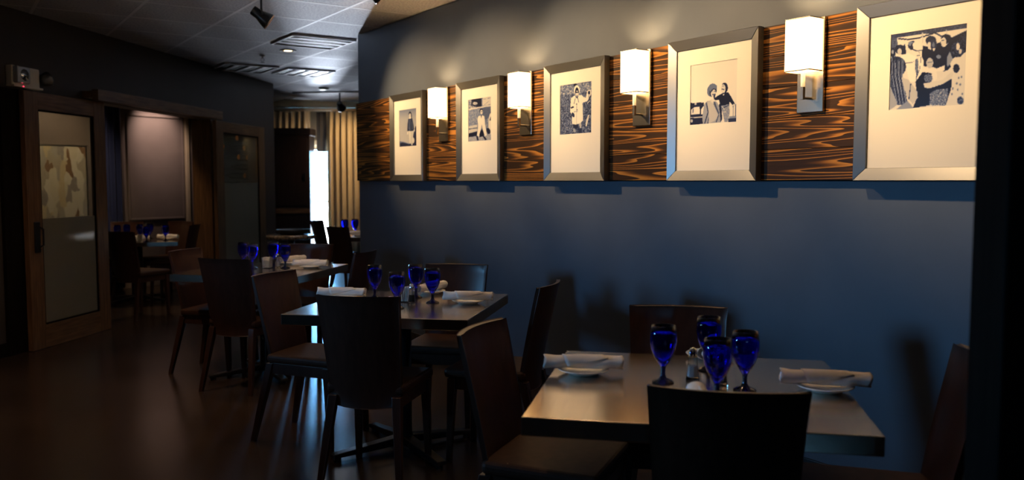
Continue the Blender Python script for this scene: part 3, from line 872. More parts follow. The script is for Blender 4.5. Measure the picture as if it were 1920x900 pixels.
dl = thing('recessed_downlight', 'small lit recessed downlight between the two white vents', 'ceiling lamp', wp(8.84, 3.086, CEIL - 0.006), 0)
m = MB(); m.lathe([(0.055, 0.0), (0.085, -0.004), (0.088, 0.0), (0.085, 0.006)], 24, cap0=False, cap1=False); m.build('trim_ring', M_bar, dl, smooth=True)
m = MB(); m.lathe([(0.056, -0.002), (0.050, 0.003), (0.044, 0.004)], 24, cap0=False, cap1=False); m.build('reflector', M_copper, dl, smooth=True)
m = MB(); m.lathe([(0.001, 0.001), (0.035, 0.001), (0.045, 0.004)], 20, cap0=False, cap1=False); m.build('bulb', M_bulb, dl, smooth=True)
spot(wp(8.84, 3.086, CEIL - 0.02), wp(8.84, 3.086, 0), 30, 80)
for (x, y, w_) in ((-2.75, 5.0, 'added over the aisle by the open door'), (-2.1, 2.2, 'added over the aisle nearer the viewer'),
                   (0.12, 2.98, 'over the nearest steel table'), (-0.98, 4.62, 'over the middle steel table'), (-2.05, 5.80, 'over the far steel table')):
    dl2 = dup(dl, (x, y, CEIL - 0.006), 0, 'recessed downlight above the top edge, ' + w_)
    if 'table' in w_:
        spot((x, y, CEIL - 0.02), (x + 0.2, y - 0.25, 0), 30, 78, 0.9, (1.0, 0.62, 0.32))
    else:
        spot((x, y, CEIL - 0.02), (x - 0.25, y + 0.5, 0), 58 if y > 4 else 14, 130, 1.0, (1.0, 0.62, 0.34))  # added aisle lamps put more warm light on floor and doors

sp_ = thing('sprinkler_head', 'small fire sprinkler on the ceiling left of the recessed light', 'sprinkler', wp(9.31, 2.964, CEIL - 0.006))
m = MB(); m.lathe([(0.03, 0.0), (0.03, -0.006), (0.010, -0.010), (0.010, -0.03)], 14); m.build('escutcheon', M_chrome, sp_, smooth=True)
m = MB(); m.tube([(-0.012, 0, -0.03), (-0.020, 0, -0.05), (0, 0, -0.072)], 0.004, 6); m.tube([(0.012, 0, -0.03), (0.020, 0, -0.05), (0, 0, -0.072)], 0.004, 6); m.build('frame_arm', M_chrome, sp_)
m = MB(); m.lathe([(0.004, -0.072), (0.026, -0.074), (0.026, -0.077), (0.004, -0.078)], 14); m.build('deflector', M_chrome, sp_)

sm = thing('track_light', 'black track light in front of the gold drape', 'ceiling lamp', (-2.62, 13.1, CEIL - 0.006), R(-8))
MB().box(-0.75, 0.5, -0.018, 0.018, -0.025, 0).build('track', M_black, sm, bevel=0.003)
MB().tube([(0, 0, -0.02), (0, 0, -0.17)], 0.012, 8).build('stem', M_black, sm)
m = MB(); m.lathe([(0.03, -0.07), (0.04, -0.06), (0.045, 0.0), (0.07, 0.06), (0.07, 0.075), (0.06, 0.07)], 18, M=Matrix.Translation((0, 0.02, -0.21)) @ Matrix.Rotation(R(-125), 4, 'X'), cap1=False)
m.build('lamp_housing', M_black, sm, smooth=True)
spot((-2.25, 13.6, 2.35), (-2.95, 14.6, 1.75), 75, 85, 0.8, (1.0, 0.66, 0.34), name='drape_beam')
smk = thing('smoke_detector', 'flat round detector on the ceiling ahead of the drape track light', 'detector', (-2.75, 12.6, CEIL - 0.006))
m = MB(); m.lathe([(0.075, 0), (0.075, -0.012), (0.055, -0.03), (0.02, -0.034)], 20); m.build('base', M_frame, smk, smooth=True)

# emergency light
em = thing('emergency_light', 'cream twin-head emergency light high on the taupe wall', 'emergency lamp', pp(-5.23, 0.0, 2.14), PROT)
MB().box(-0.16, 0.17, -0.055, 0, 0.0, 0.155).build('housing', M_plastic, em, bevel=0.008)
MB().box(-0.16, 0.19, -0.07, 0, -0.012, 0.004).build('base_lip', M_plastic, em, bevel=0.003)
m = MB(); m.box(-0.15, 0.0, -0.100, -0.052, 0.015, 0.150); hd_ = m.build('lamp_lens', M_lens, em, bevel=0.012)
m = MB(); m.lathe([(0.012, -0.03), (0.034, -0.024), (0.048, 0.0), (0.046, 0.008)], 16, M=Matrix.Translation((-0.075, -0.098, 0.082)) @ Matrix.Rotation(R(90), 4, 'X')); m.build('reflector', M_chrome, hd_, smooth=True)
m = MB(); m.lathe([(0.018, -0.055), (0.046, -0.04), (0.062, 0.01), (0.062, 0.022), (0.05, 0.024)], 18, M=Matrix.Translation((0.25, -0.06, 0.085)) @ Matrix.Rotation(R(70), 4, 'Y') @ Matrix.Rotation(R(25), 4, 'X')); m.build('lamp_head', M_frame, em, smooth=True)
m = MB(); m.lathe([(0.005, 0), (0.005, 0.006), (0.002, 0.008)], 10, M=Matrix.Translation((-0.055, -0.071, -0.006)) @ Matrix.Rotation(R(90), 4, 'X')); m.build('indicator', M_led, em)

# ------------------------------------------------------------------ sliding doors, header, jambs
def door(name, label, t0, t1, off, z0, z1, st, top, bot, zsplit, handle, glass=None):
    r = bpy.data.objects.new(name, None); COL.objects.link(r); r.location = pp(t0, off, 0); r.rotation_euler = (0, 0, PROT)
    struct(r, label)
    w = t1 - t0; dp = 0.045
    MB().box(0, st, 0, dp, z0, z1).build('stile', M_darkwood, r, bevel=0.003)
    MB().box(w - st, w, 0, dp, z0, z1).build('stile', M_darkwood, r, bevel=0.003)
    MB().box(st, w - st, 0.001, dp, z1 - top, z1).build('rail', M_darkwood_h, r, bevel=0.003)
    MB().box(st, w - st, 0.001, dp, z0, z0 + bot).build('rail', M_darkwood_h, r, bevel=0.003)
    MB().box(st - 0.005, w - st + 0.005, 0.018, 0.026, zsplit, z1 - top + 0.005).build('pane', glass or M_doorglass, r)
    MB().box(st - 0.005, w - st + 0.005, 0.018, 0.026, z0 + bot - 0.005, zsplit).build('frosted_pane', M_frost, r, label='frosted lower pane')
    bead = MB(); b = 0.014
    bead.box(st, st + b, 0.006, 0.018, z0 + bot, z1 - top); bead.box(w - st - b, w - st, 0.006, 0.018, z0 + bot, z1 - top)
    bead.box(st + b, w - st - b, 0.006, 0.018, z1 - top - b, z1 - top); bead.box(st + b, w - st - b, 0.006, 0.018, z0 + bot, z0 + bot + b)
    bead.build('glazing_bead', M_post, r)
    if handle:
        h = MB(); hx = st * 0.55
        h.box(hx - 0.035, hx + 0.035, -0.012, 0.0, 0.80, 1.05); h.build('handle_plate', M_black, r, bevel=0.004)
        h = MB(); h.tube([(hx + 0.02, -0.01, 0.84), (hx + 0.02, -0.045, 0.86), (hx + 0.02, -0.045, 0.99), (hx + 0.02, -0.01, 1.01)], 0.008, 8); h.build('handle', M_black, r, smooth=True)
    return r
door('door_1', 'dark wood sliding door with tall glass, open at left', -5.31, -4.22, 0.09, 0.003, 2.105, 0.165, 0.14, 0.19, 1.07, True)
door('door_2', 'dark wood sliding door with tall glass, right of the doorway', -1.98, -0.56, 0.09, 0.003, 2.10, 0.19, 0.13, 0.19, 1.36, False, M_doorglass2)
o = MB().box(-4.42, -1.94, -0.16, -0.10, 2.105, 2.205).build('trim_2', M_darkwood_h, None, bevel=0.003); o.location = P0; o.rotation_euler = (0, 0, PROT); struct(o, 'long dark wood header over the doorway')
o = MB().box(-4.42, -1.94, -0.10, -0.001, 2.13, 2.19).build('trim_3', M_darkwood_h, None, bevel=0.003); o.location = P0; o.rotation_euler = (0, 0, PROT); struct(o, 'door track behind the header')
o = MB().box(-1.93, -1.77, 0.002, 0.24, 0, 2.11).build('trim_4', M_darkwood, None, bevel=0.003); o.location = P0; o.rotation_euler = (0, 0, PROT); struct(o, 'dark wood jamb right of the doorway')
o = MB().box(-5.50, -5.18, -0.03, 0.19, 0, 2.112).build('trim_5', M_post, None, bevel=0.003); o.location = P0; o.rotation_euler = (0, 0, PROT); struct(o, 'black jamb left of the open door')

# ------------------------------------------------------------------ private dining room seen through the doorway
BA = R(34)
bdir = Vector((math.sin(BA), math.cos(BA), 0))
B0 = Vector((-4.95, 11.0, 0))
BROT = PI / 2 - BA
o = MB().box(-3.6, 1.6, 0, 0.12, 0, CEIL - 0.006).build('wall_inner', M_panel); o.location = B0; o.rotation_euler = (0, 0, BROT); struct(o, 'panelled taupe wall of the private dining room')
pnl = thing('wall_panel', 'large raised taupe wall panel in the private dining room', 'wall panel', B0, BROT)
MB().box(0.03, 0.80, -0.012, -0.0005, 0.9, 2.22).build('panel_field', M_panel, pnl)
for (a, b, c_, d_) in ((0.0, 0.03, 0.87, 2.25), (0.80, 0.83, 0.87, 2.25), (0.03, 0.80, 2.22, 2.25), (0.03, 0.80, 0.87, 0.9)):
    MB().box(a, b, -0.03, -0.0005, c_, d_).build('moulding', M_panel, pnl, bevel=0.008)
pil = thing('wall_pilaster', 'cream lit pilaster strip right of the wall panel', 'pilaster', B0 + bdir * 0.845, BROT)
MB().box(0, 0.055, -0.05, -0.0005, 0, 2.6).build('shaft', M_cream_trim, pil, bevel=0.01)
MB().box(0.19, 0.30, -0.05, -0.0005, 0, 2.6).build('shaft', M_cream_trim, pil, bevel=0.01)
def drape(name, label, loc, rotz, w, z0, z1, waves, amp, material, cat='curtain', nv=6, gather=0.0, rings=False, seed=0):
    r = thing(name, label, cat, loc, rotz)
    rs = random.Random(seed)
    ph = [rs.uniform(-0.5, 0.5) for _ in range(int(waves) + 2)]
    def fn(u, v, off=0.0):
        x = (u - 0.5) * w * (1 - gather * math.sin(PI * v) * 0.5)
        k = u * waves
        y = amp * math.sin(2 * PI * k + ph[int(k)] * 0.5 * math.sin(PI * (k % 1))) + amp * 0.35 * math.sin(4.3 * PI * k + v * 1.3)
        y *= (0.55 + 0.45 * (1 - v)) if v > 0.9 else 1.0
        return (x, y + off, z0 + (z1 - z0) * v)
    m = MB(); nu = int(waves * 12)
    m.grid(lambda u, v: fn(u, v), nu, nv)
    o = m.build('drape_cloth', material, r, smooth=True)
    sd = o.modifiers.new('solid', 'SOLIDIFY'); sd.thickness = 0.006
    if rings:
        for k in range(int(waves)):
            u = (k + 0.25) / waves
            x = (u - 0.5) * w
            t = MB(); t.lathe([(0.022, -0.003), (0.026, -0.003), (0.026, 0.003), (0.022, 0.003), (0.022, -0.003)], 12, M=Matrix.Translation((x, 0, z1 + 0.012)) @ Matrix.Rotation(R(90), 4, 'Y'), cap0=False, cap1=False)
            t.build('ring', M_black, r)
    return r
dc = B0 - bdir * 0.26 - Vector((math.cos(BA), -math.sin(BA), 0)) * -0.10
drape('navy_curtain', 'navy blue curtain beside the wall panel in the private room', (dc.x, dc.y, 0), BROT, 0.26, 0.03, 2.55, 3, 0.03, M_navy, seed=2)
pc = B0 - bdir * 1.18
pt = thing('abstract_painting', 'large abstract painting in creams and browns, seen through the left door glass', 'painting', pc, BROT)
MB().box(-0.62, 0.62, -0.035, -0.006, 0.90, 1.80).build('canvas', M_paint, pt)
m = MB(); m.box(-0.64, 0.64, -0.04, -0.001, 1.80, 1.82); m.box(-0.64, 0.64, -0.04, -0.001, 0.88, 0.90); m.box(-0.64, -0.62, -0.04, -0.001, 0.90, 1.80); m.box(0.62, 0.64, -0.04, -0.001, 0.90, 1.80)
m.build('frame', M_frame, pt)
bn = Vector((math.cos(BA), -math.sin(BA), 0))
q = B0 + bdir * 0.30 + bn * 0.55
spot((q.x, q.y, 2.6), B0 + bdir * 0.42 + Vector((0, 0, 1.95)), 66, 66, 1.0, (1.0, 0.74, 0.62), name='panel_beam')
q = B0 - bdir * 0.9 + bn * 1.0
spot((q.x, q.y, 2.6), B0 - bdir * 1.1 + Vector((0, 0, 1.4)), 60, 90, 0.8, (1.0, 0.74, 0.46), name='painting_beam')
q = Vector((-4.25, 9.9, 2.6))
spot(q, (-4.3, 9.8, 0.7), 55, 70, 0.6, (1.0, 0.66, 0.34), name='table_beam')

# wine rack behind the right door glass
wr = thing('wine_rack', 'dark wine rack with shelves behind the right door glass', 'wine rack', pp(-0.72, -0.24, 0), PROT)
for x in (-0.60, 0.60):
    MB().box(x - 0.015, x + 0.015, 0, 0.28, 0, 2.2).build('side_panel', M_black, wr)
for k in range(7):
    MB().box(-0.585, 0.585, 0, 0.28, 1.28 + 0.125 * k, 1.295 + 0.125 * k).build('shelf', M_bottle, wr)
def make_bottle(label, group):
    r = thing('wine_bottle', label, 'bottle', group=group)
    m = MB(); m.lathe([(0.030, 0.02), (0.036, 0.03), (0.036, 0.20), (0.030, 0.23), (0.014, 0.26), (0.014, 0.30)], 12, M=Matrix.Rotation(R(-90), 4, 'X') @ Matrix.Translation((0, 0, -0.02)))
    m.build('bottle_body', M_bottle, r, smooth=True)
    m = MB(); m.lathe([(0.034, -0.004), (0.034, 0.012)], 12, M=Matrix.Rotation(R(-90), 4, 'X')); m.build('bottle_end_glint', M_glint, r)  # amber disc paints a warm glint onto the bottle's near end
    return r
bottle = cloner(make_bottle)
shelf_w = ['lowest', 'second', 'third', 'fourth', 'fifth', 'sixth']
for k, xs in enumerate([(-0.55, 0.18), (0.3, ), (0.5, ), (0.12, 0.40), (-0.35, 0.30, 0.5), (0.08, )]):
    for n_, x in enumerate(xs):
        b = pp(-0.72 + x, -0.24 - 0.02, 1.295 + 0.125 * k + 0.038)
        side = '' if len(xs) == 1 else (', left one' if n_ == 0 else (', right one' if n_ == len(xs) - 1 else ', middle one'))
        bottle(b, PROT, 'wine bottle lying on the %s rack shelf behind the right door glass%s' % (shelf_w[k], side), 'bottles in the wine rack')
q = pp(-1.2, -0.02, 2.06)
spot(q, pp(-0.85, -0.26, 1.5), 6, 120, 0.8, (1.0, 0.66, 0.34), name='added_rack_beam')  # added lamp without a fixture, brightens the rack and bottle ends

# ------------------------------------------------------------------ far end: drapes, rod, cabinet, round table
rod = thing('curtain_rod', 'long dark curtain rod across the far wall', 'curtain rod', (-3.0, 14.62, 2.60))
MB().tube([(-1.6, 0, 0), (1.6, 0, 0)], 0.032, 12).build('rod', M_cream_trim, rod, smooth=True)
for x in (-1.4, 0.0, 1.4):
    MB().box(x - 0.012, x + 0.012, 0.0, 0.18, -0.012, 0.012).build('bracket', M_black, rod)
drape('gold_drape', 'floor-length gold pleated drape right of the bright window', (-2.75, 14.60, 0), 0, 0.80, 0.02, 2.563, 8, 0.075, M_curtain, seed=4)
drape('gold_drape', 'gold pleated drape above the tall dark cabinet', (-3.80, 14.60, 0), 0, 0.62, 0.02, 2.563, 6, 0.08, M_curtain, seed=9)
drape('charcoal_drape', 'short charcoal drape over the top corner of the bright window', (-3.25, 14.66, 0), 0, 0.17, 1.88, 2.56, 2, 0.012, M_curtain_dark, seed=5)
bl = MB().box(-3.60, -3.29, 14.72, 14.79, 1.99, 2.08).build('window_valance', M_copper, None, bevel=0.004)
bl.data.materials[0] = M_cream_trim
tag(bl, 'small tan wooden strip above the bright window', 'valance')

cb = thing('tall_cabinet', 'tall dark wood cabinet left of the bright window', 'cabinet', (-3.60, 14.08, 0), 0)
MB().box(-0.32, 0.275, 0, 0.36, 0.0, 2.13).build('body', M_cabinet, cb, bevel=0.004)
MB().box(-0.335, 0.295, -0.02, 0.38, 2.13, 2.25).build('cornice', M_cabinet, cb, bevel=0.008)
dd = MB().box(-0.28, 0.24, -0.012, -0.0005, 0.98, 2.09).build('door_panel', M_cabinet, cb, bevel=0.004)
MB().box(0.19, 0.205, -0.03, -0.012, 1.4, 1.52).build('handle', M_black, dd)
MB().box(-0.31, 0.265, -0.014, -0.0005, 0.85, 0.93).build('rail', M_darkwood_h, cb, bevel=0.003)

rt = thing('round_side_table', 'round stone-topped side table in front of the tall cabinet', 'table', (-2.62, 10.1, 0))
m = MB(); m.lathe([(0.005, 0.70), (0.25, 0.70), (0.285, 0.705), (0.29, 0.725), (0.285, 0.745), (0.27, 0.75), (0.005, 0.75)], 40, cap0=False, cap1=False); m.build('top', M_stone, rt, smooth=True)
m = MB(); m.lathe([(0.20, 0.0), (0.20, 0.02), (0.05, 0.04), (0.04, 0.08), (0.04, 0.70)], 20); m.build('pedestal', M_cast, rt, smooth=True)
tray = thing('serving_tray', 'black oval serving tray resting on the round stone table', 'tray', (-2.60, 10.12, 0.751))
m = MB(); m.lathe([(0.12, 0.0), (0.17, 0.012), (0.205, 0.06), (0.20, 0.06), (0.16, 0.018), (0.11, 0.010)], 28); m.build('bowl', M_black, tray, smooth=True)

# ------------------------------------------------------------------ chairs
def make_chair(label, group):
    r = thing('dining_chair', label, 'chair', group=group)
    # one-piece curved back, concave toward the sitter
    def back(u, v, th):
        z = 0.375 + v * 0.505
        hw = 0.163 + 0.027 * v
        x = (u * 2 - 1) * hw
        t = u * 2 - 1
        y = -0.195 - 0.092 * max(0, (z - 0.42) / 0.46) ** 1.15 + 0.034 * t * t
        if v < 0.12: z -= 0.012 * (1 - t * t) * (0.12 - v) / 0.12
        return (x, y + th, z)
    m = MB(); nu, nv = 14, 10
    m.grid(lambda u, v: back(u, v, 0.0), nu, nv)
    m.grid(lambda u, v: back(u, v, -0.017), nu, nv)
    n1 = (nu + 1) * (nv + 1)
    m.f = [f if i >= nu * nv else list(reversed(f)) for i, f in enumerate(m.f)]
    m.f = [list(reversed(f)) for f in m.f]
    def idx(i, j): return j * (nu + 1) + i
    for i in range(nu):
        m.f.append([idx(i, 0), idx(i + 1, 0), idx(i + 1, 0) + n1, idx(i, 0) + n1]); m.mi.append(0)
        m.f.append([idx(i + 1, nv), idx(i, nv), idx(i, nv) + n1, idx(i + 1, nv) + n1]); m.mi.append(0)
    for j in range(nv):
        m.f.append([idx(0, j + 1), idx(0, j), idx(0, j) + n1, idx(0, j + 1) + n1]); m.mi.append(0)
        m.f.append([idx(nu, j), idx(nu, j + 1), idx(nu, j + 1) + n1, idx(nu, j) + n1]); m.mi.append(0)
    o = m.build('backrest', M_chair, r, bevel=0.003)
    o.data.polygons.foreach_set('use_smooth', [i < 2 * nu * nv for i in range(len(o.data.polygons))])
    # seat pad with soft edges
    def pad(cx, cy, hx, hy, z):
        return None
    m = MB()
    hw0, hw1, y0, y1 = 0.185, 0.205, -0.19, 0.215
    m.hexa([(-hw0, y0, 0.425), (hw0, y0, 0.425), (hw1, y1, 0.425), (-hw1, y1, 0.425)], [(-hw0, y0, 0.472), (hw0, y0, 0.472), (hw1, y1, 0.472), (-hw1, y1, 0.472)])
    s = m.build('seat', M_seat, r, bevel=0.018, seg=3)
    m = MB()
    m.hexa([(-0.165, -0.18, 0.365), (0.165, -0.18, 0.365), (0.185, 0.195, 0.365), (-0.185, 0.195, 0.365)], [(-0.165, -0.18, 0.426), (0.165, -0.18, 0.426), (0.185, 0.195, 0.426), (-0.185, 0.195, 0.426)])
    m.build('seat_rail', M_chair, r, bevel=0.004)
    for sx in (-1, 1):
        def sq(cx, cy, z, h): return [(cx - h, cy - h, z), (cx + h, cy - h, z), (cx + h, cy + h, z), (cx - h, cy + h, z)]
        MB().hexa(sq(sx * 0.188, -0.275, 0, 0.013), sq(sx * 0.150, -0.180, 0.42, 0.021)).build('leg', M_chair, r, bevel=0.003)
        MB().hexa(sq(sx * 0.180, 0.195, 0, 0.013), sq(sx * 0.172, 0.178, 0.42, 0.021)).build('leg', M_chair, r, bevel=0.003)
    return r
chair = cloner(make_chair)
def place_chair(tx, ty, face, label, group):
    """tx, ty: centre of the top of the back; face: heading in degrees clockwise from +y"""
    a = R(face)
    fx, fy = math.sin(a), math.cos(a)
    return chair((tx + 0.287 * fx, ty + 0.287 * fy, 0), -a, label, group)
G1, G2, G3 = 'chairs around the far steel table', 'chairs around the middle steel table', 'chairs around the nearest steel table'
place_chair(0.515, 2.00, 11.3, 'dark wood chair at bottom edge, back toward viewer, tucked under nearest table', G3)
place_chair(-0.125, 2.93, 112, 'dark wood chair left of the nearest table, pale-edged back, facing right', G3)
place_chair(0.667, 3.40, 191, 'dark wood chair between the nearest table and blue wall, behind its goblets', G3)
place_chair(1.345, 2.41, 285, 'dark wood chair at far right, leaning back beside the black post', G3)
place_chair(-0.680, 3.68, 11, 'dark wood chair in front of the middle table, back toward viewer', G2)
place_chair(-1.325, 4.65, 110, 'dark wood chair left of the middle table, facing right', G2)
place_chair(-0.328, 5.14, 191, 'dark wood chair behind the middle table, against the blue wall', G2)
place_chair(0.204, 4.15, 287, 'dark wood chair right of the middle table, turned back against blue wall', G2)
place_chair(-1.870, 5.47, 17, 'dark wood chair in front of the far steel table, curved back lit at left', G1)
place_chair(-2.42, 6.24, 104, 'dark wood chair left of the far steel table, half hidden by tabletop', G1)
place_chair(-1.60, 6.80, 191, 'dark wood chair behind the far steel table, catching blue light', G1)
place_chair(-1.02, 6.06, 283, 'dark wood chair right of the far steel table, beside the blue wall', G1)
place_chair(-1.94, 9.35, 40, 'dark wood chair before the window table, back toward viewer', 'chairs at the window table')
place_chair(-2.52, 10.9, 100, 'dark wood chair silhouetted against the bright window', 'chairs at the window table')
place_chair(-3.92, 8.45, 20, 'dark wood chair just inside the doorway of the private room', 'chairs in the private room')
place_chair(-4.74, 10.52, 172, 'dark wood chair behind the private room table, before the panel', 'chairs in the private room')
place_chair(-3.66, 9.92, 265, 'dark wood chair right of the private room table, by the jamb', 'chairs in the private room')
place_chair(-4.12, 10.66, 200, 'dark wood chair at the far side of the private room table, right of the other', 'chairs in the private room')

# ------------------------------------------------------------------ tables
TZ = 0.755
def make_table(label, group):
    r = thing('steel_top_table', label, 'table', group=group)
    h = 0.455
    MB().box(-h, h, -h, h, TZ - 0.052, TZ).build('tabletop', M_steel, r, bevel=0.003)
    MB().box(-0.16, 0.16, -0.16, 0.16, TZ - 0.065, TZ - 0.052).build('mounting_plate', M_cast, r)
    m = MB(); m.lathe([(0.055, 0.05), (0.04, 0.075), (0.038, 0.10), (0.038, TZ - 0.065)], 20); m.build('column', M_cast, r, smooth=True)
    for k in range(4):
        a = R(45 + 90 * k)
        c, s = math.cos(a), math.sin(a)
        def P(x, y, z): return (x * c - y * s, x * s + y * c, z)
        m = MB()
        m.hexa([P(0.0, -0.03, 0.028), P(0.40, -0.026, 0.014), P(0.40, 0.026, 0.014), P(0.0, 0.03, 0.028)], [P(0.0, -0.03, 0.075), P(0.40, -0.026, 0.035), P(0.40, 0.026, 0.035), P(0.0, 0.03, 0.075)])
        fo = m.build('foot', M_cast, r, bevel=0.005)
        m = MB(); m.lathe([(0.018, 0.0), (0.018, 0.015)], 12, M=Matrix.Translation(P(0.37, 0, 0))); m.build('glide', M_black, fo)
    return r
table = cloner(make_table)
TA = -R(11.3)
GT = 'square steel-topped dining tables'
T3 = Vector((0.559, 2.590, 0)); T2 = Vector((-0.557, 4.352, 0)); T1 = Vector((-1.775, 6.080, 0)); T0 = Vector((-1.48, 9.95, 0))
table(T3, TA, 'square steel-topped table nearest the viewer, four goblets at its centre', GT)
table(T2, TA, 'middle square steel-topped table in the row along the blue wall', GT)
table(T1, TA, 'square steel-topped table nearest the open doorway', GT)
table(T0, TA, 'steel-topped table by the gold drape, mostly behind the blue wall corner', GT)
PT = Vector((-4.32, 9.86, -0.055))
tp = make_table('square table inside the private dining room', GT)
tp.location = PT; tp.rotation_euler = (0, 0, R(20))
tp.location.z = 0
tp.scale = (0.95, 0.95, 0.70 / TZ)

# ------------------------------------------------------------------ tableware
def make_goblet(label, group):
    r = thing('goblet', label, 'goblet', group=group)
    outer = [(0.0335, 0.0), (0.0345, 0.003), (0.030, 0.006), (0.012, 0.014), (0.0075, 0.024), (0.0070, 0.038), (0.009, 0.050), (0.017, 0.062), (0.029, 0.082), (0.0375, 0.105), (0.0415, 0.130), (0.0410, 0.152), (0.0370, 0.179)]
    inner = [(0.0350, 0.179), (0.0388, 0.152), (0.0392, 0.130), (0.0352, 0.106), (0.0265, 0.084), (0.013, 0.067), (0.003, 0.061), (0.003, 0.0515)]
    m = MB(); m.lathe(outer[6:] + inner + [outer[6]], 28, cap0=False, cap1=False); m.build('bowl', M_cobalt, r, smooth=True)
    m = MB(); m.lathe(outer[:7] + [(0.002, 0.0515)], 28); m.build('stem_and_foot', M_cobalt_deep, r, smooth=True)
    return r
goblet = cloner(make_goblet)
GG = {1: 'goblets on the far steel table', 2: 'goblets on the middle table', 3: 'goblets on the nearest table', 0: 'goblets on the window table', 9: 'goblets in the private room'}
def gob(x, y, label, g, z=TZ): return goblet((x, y, z + 0.0003), random.uniform(0, 6), label, GG[g])
pos3 = ((0.470, 2.622, 'leftmost'), (0.650, 2.790, 'rearmost'), (0.585, 2.400, 'frontmost'), (0.697, 2.520, 'rightmost'))
for x, y, w in pos3: gob(x, y, 'cobalt blue goblet, %s of the four on the nearest table' % w, 3)
pos2 = ((-0.732, 4.524, 'leftmost'), (-0.566, 4.179, 'second from left'), (-0.517, 4.566, 'third from left'), (-0.409, 4.364, 'rightmost'))
for x, y, w in pos2: gob(x, y, 'cobalt blue goblet, %s of the four on the middle table' % w, 2)
pos1 = ((-1.969, 6.237, 'leftmost'), (-1.857, 6.083, 'second from left'), (-1.761, 6.276, 'third from left'), (-1.633, 6.121, 'rightmost'))
for x, y, w in pos1: gob(x, y, 'cobalt blue goblet, %s of the four on the far steel table' % w, 1)
for x, y, w in ((-1.96, 10.00, 'left'), (-1.85, 10.05, 'right')): gob(x, y, 'cobalt blue goblet, %s one on the window table by the drape' % w, 0)
for x, y, w in ((-4.55, 9.82, 'leftmost'), (-4.50, 9.95, 'second from left'), (-4.36, 9.98, 'third from left'), (-4.10, 9.55, 'near one by the napkin'), (-3.98, 9.78, 'rightmost'), (-4.30, 10.12, 'rearmost')):
    gob(x, y, 'dark blue goblet, %s on the private room table' % w, 9, 0.70)

def make_plate(label, group):
    r = thing('bread_plate', label, 'plate', group=group)
    m = MB(); m.lathe([(0.045, 0.0), (0.050, 0.002), (0.055, 0.006), (0.082, 0.016), (0.084, 0.018), (0.082, 0.0195), (0.056, 0.010), (0.05, 0.0085), (0.002, 0.008)], 40)
    m.build('dish', M_white, r, smooth=True)
    return r
plate = cloner(make_plate)
def make_roll(label, group):
    r = thing('napkin_roll', label, 'napkin', group=group)
    rs = random.Random(5)
    def fn(u, v):
        a = 2 * PI * v
        x = (u - 0.5) * 0.255
        k = 1 + 0.05 * math.sin(9 * u + 2.0 * a) + 0.04 * math.sin(23 * u + a) + 0.10 * (abs(u - 0.5) * 2) ** 4
        rx = 0.0225 * k; rz = 0.0185 * k
        if math.sin(a) < -0.6: rz *= 0.9
        sp = 0.0025 * v
        return (x + 0.003 * math.sin(3 * a), (rx + sp) * math.cos(a), 0.019 + (rz + sp) * math.sin(a))
    m = MB(); m.grid(fn, 30, 28)
    o = m.build('rolled_cloth', M_napkin, r, smooth=True)
    sd = o.modifiers.new('solid', 'SOLIDIFY'); sd.thickness = 0.0025
    # diagonal flap lying over the roll
    def fl(u, v):
        x = -0.07 + 0.13 * u + 0.02 * v
        a = R(70) - v * R(150) * (1 - 0.55 * u)
        return (x, -0.0255 * math.cos(a) * 1.02 if False else -(0.0262) * math.cos(R(90) - (v * R(125) * (1 - 0.6 * u))) , 0.0195 + 0.0228 * math.cos(v * R(125) * (1 - 0.6 * u)))
    m = MB(); m.grid(fl, 10, 8)
    o2 = m.build('flap', M_napkin, r, smooth=True)
    sd = o2.modifiers.new('solid', 'SOLIDIFY'); sd.thickness = 0.002
    # inner layers that show at both ends
    m = MB()
    for sx in (-1, 1):
        m.lathe([(0.012, 0.0), (0.0125, 0.012)], 14, M=Matrix.Translation((sx * 0.118, 0, 0.019)) @ Matrix.Rotation(sx * R(90), 4, 'Y') @ Matrix.Scale(0.8, 4, (0, 0, 1)))
    m.build('inner_fold', M_napkin, r, smooth=True)
    return r
roll = cloner(make_roll)
GP, GN = 'bread plates', 'rolled linen napkins'
def setting(x, y, rot, where, z=TZ):
    plate((x, y, z + 0.0003), 0, 'small white plate under the napkin, %s' % where, GP)
    roll((x, y, z + 0.0205), R(rot), 'rolled white linen napkin on its plate, %s' % where, GN)
setting(0.232, 2.742, -4, 'left side of nearest table')
setting(0.935, 2.515, -12, 'right side of nearest table')
setting(0.700, 2.985, 70, 'far side of nearest table, behind the goblets')
setting(0.505, 2.250, 84, 'near side of nearest table, behind the chair back')
setting(-0.905, 4.505, -5, 'left side of middle table')
setting(-0.225, 4.345, -6, 'right side of middle table')
setting(-0.455, 4.730, 60, 'far side of middle table, behind the goblets')
setting(-0.640, 4.045, 70, 'near side of middle table, behind the chair back')
setting(-1.455, 6.135, -6, 'right side of far steel table')
setting(-1.665, 6.420, 60, 'far side of far steel table')
setting(-2.020, 5.960, 75, 'near side of far steel table')
setting(-1.75, 9.75, 30, 'window table by the drape')
setting(-4.02, 9.95, -10, 'right side of private room table', 0.70)
setting(-4.28, 9.72, 20, 'middle of private room table', 0.70)
setting(-4.52, 9.66, -10, 'left side of private room table', 0.70)

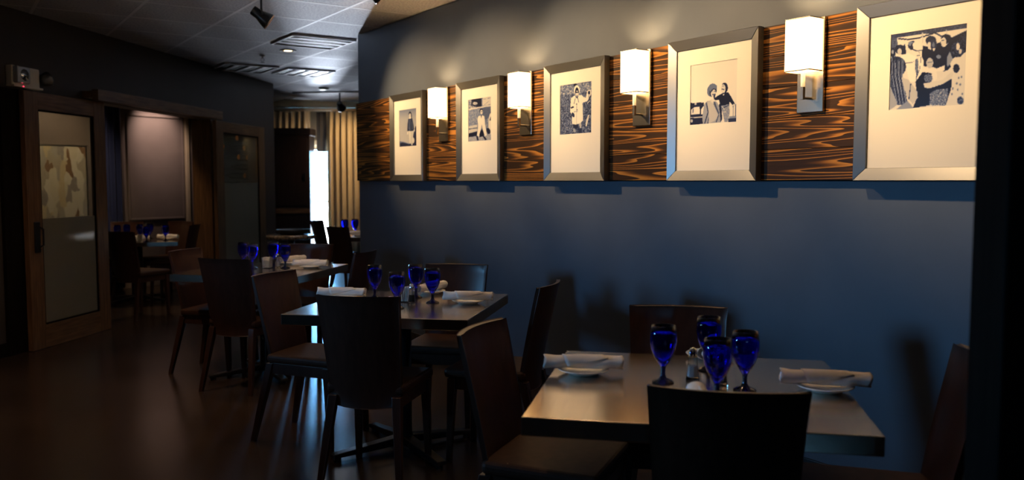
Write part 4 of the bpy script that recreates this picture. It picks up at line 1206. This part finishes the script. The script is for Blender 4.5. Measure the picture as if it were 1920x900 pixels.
def make_shaker(fill):
    def f(label, group):
        r = thing('glass_shaker', label, 'shaker', group=group)
        n = 8
        m = MB(); m.lathe([(0.021, 0.0), (0.022, 0.004), (0.020, 0.012), (0.0135, 0.078), (0.0125, 0.078), (0.0185, 0.010), (0.001, 0.008)], n, cap1=False); m.build('glass_body', M_glass, r)
        m = MB(); m.lathe([(0.0175, 0.011), (0.0145, 0.045), (0.001, 0.047)], n, cap1=False); m.build('contents', fill, r)
        m = MB(); m.lathe([(0.0142, 0.074), (0.0150, 0.080), (0.0140, 0.090), (0.009, 0.100), (0.001, 0.103)], 16, cap1=False); m.build('cap', M_chrome, r, smooth=True)
        return r
    return f
salt = cloner(make_shaker(M_salt)); pepper = cloner(make_shaker(M_pepper))
def make_caddy(label, group):
    r = thing('sugar_caddy', label, 'caddy', group=group)
    m = MB()
    def ring(h, z): return [(-h * 1.2, -h, z), (h * 1.2, -h, z), (h * 1.2, h, z), (-h * 1.2, h, z)]
    vs = ring(0.026, 0) + ring(0.030, 0.075) + ring(0.0275, 0.075) + ring(0.0235, 0.004)
    fs = [(3, 2, 1, 0)]
    for l in range(3):
        for k in range(4): fs.append((l * 4 + k, l * 4 + (k + 1) % 4, (l + 1) * 4 + (k + 1) % 4, (l + 1) * 4 + k))
    fs.append((12, 13, 14, 15))
    m.add(vs, fs); m.build('glass_holder', M_glass, r, bevel=0.002)
    for k in range(5):
        x = -0.024 + 0.012 * k
        MB().box(x - 0.0035, x + 0.0035, -0.018, 0.018, 0.006, 0.078 + 0.003 * (k % 2)).build('packet', M_napkin, r)
    return r
caddy = cloner(make_caddy)
GS = 'salt and pepper shakers'
salt((0.571, 2.660, TZ), 0, 'clear glass salt shaker between goblets on the nearest table', GS)
pepper((0.640, 2.580, TZ), 0.3, 'dark pepper shaker between goblets on the nearest table', GS)
caddy((-0.555, 4.40, TZ), R(-15), 'small glass caddy of white packets on the middle table', 'sugar caddies')
pepper((-0.512, 4.33, TZ), 0.2, 'chrome-capped pepper shaker beside the caddy on the middle table', GS)
caddy((-1.765, 6.13, TZ), R(-15), 'small glass caddy of white packets on the far steel table', 'sugar caddies')
salt((-1.700, 6.16, TZ), 0.2, 'clear glass salt shaker beside the caddy on the far steel table', GS)
caddy((-4.20, 9.62, 0.70), R(10), 'small glass caddy on the private room table', 'sugar caddies')
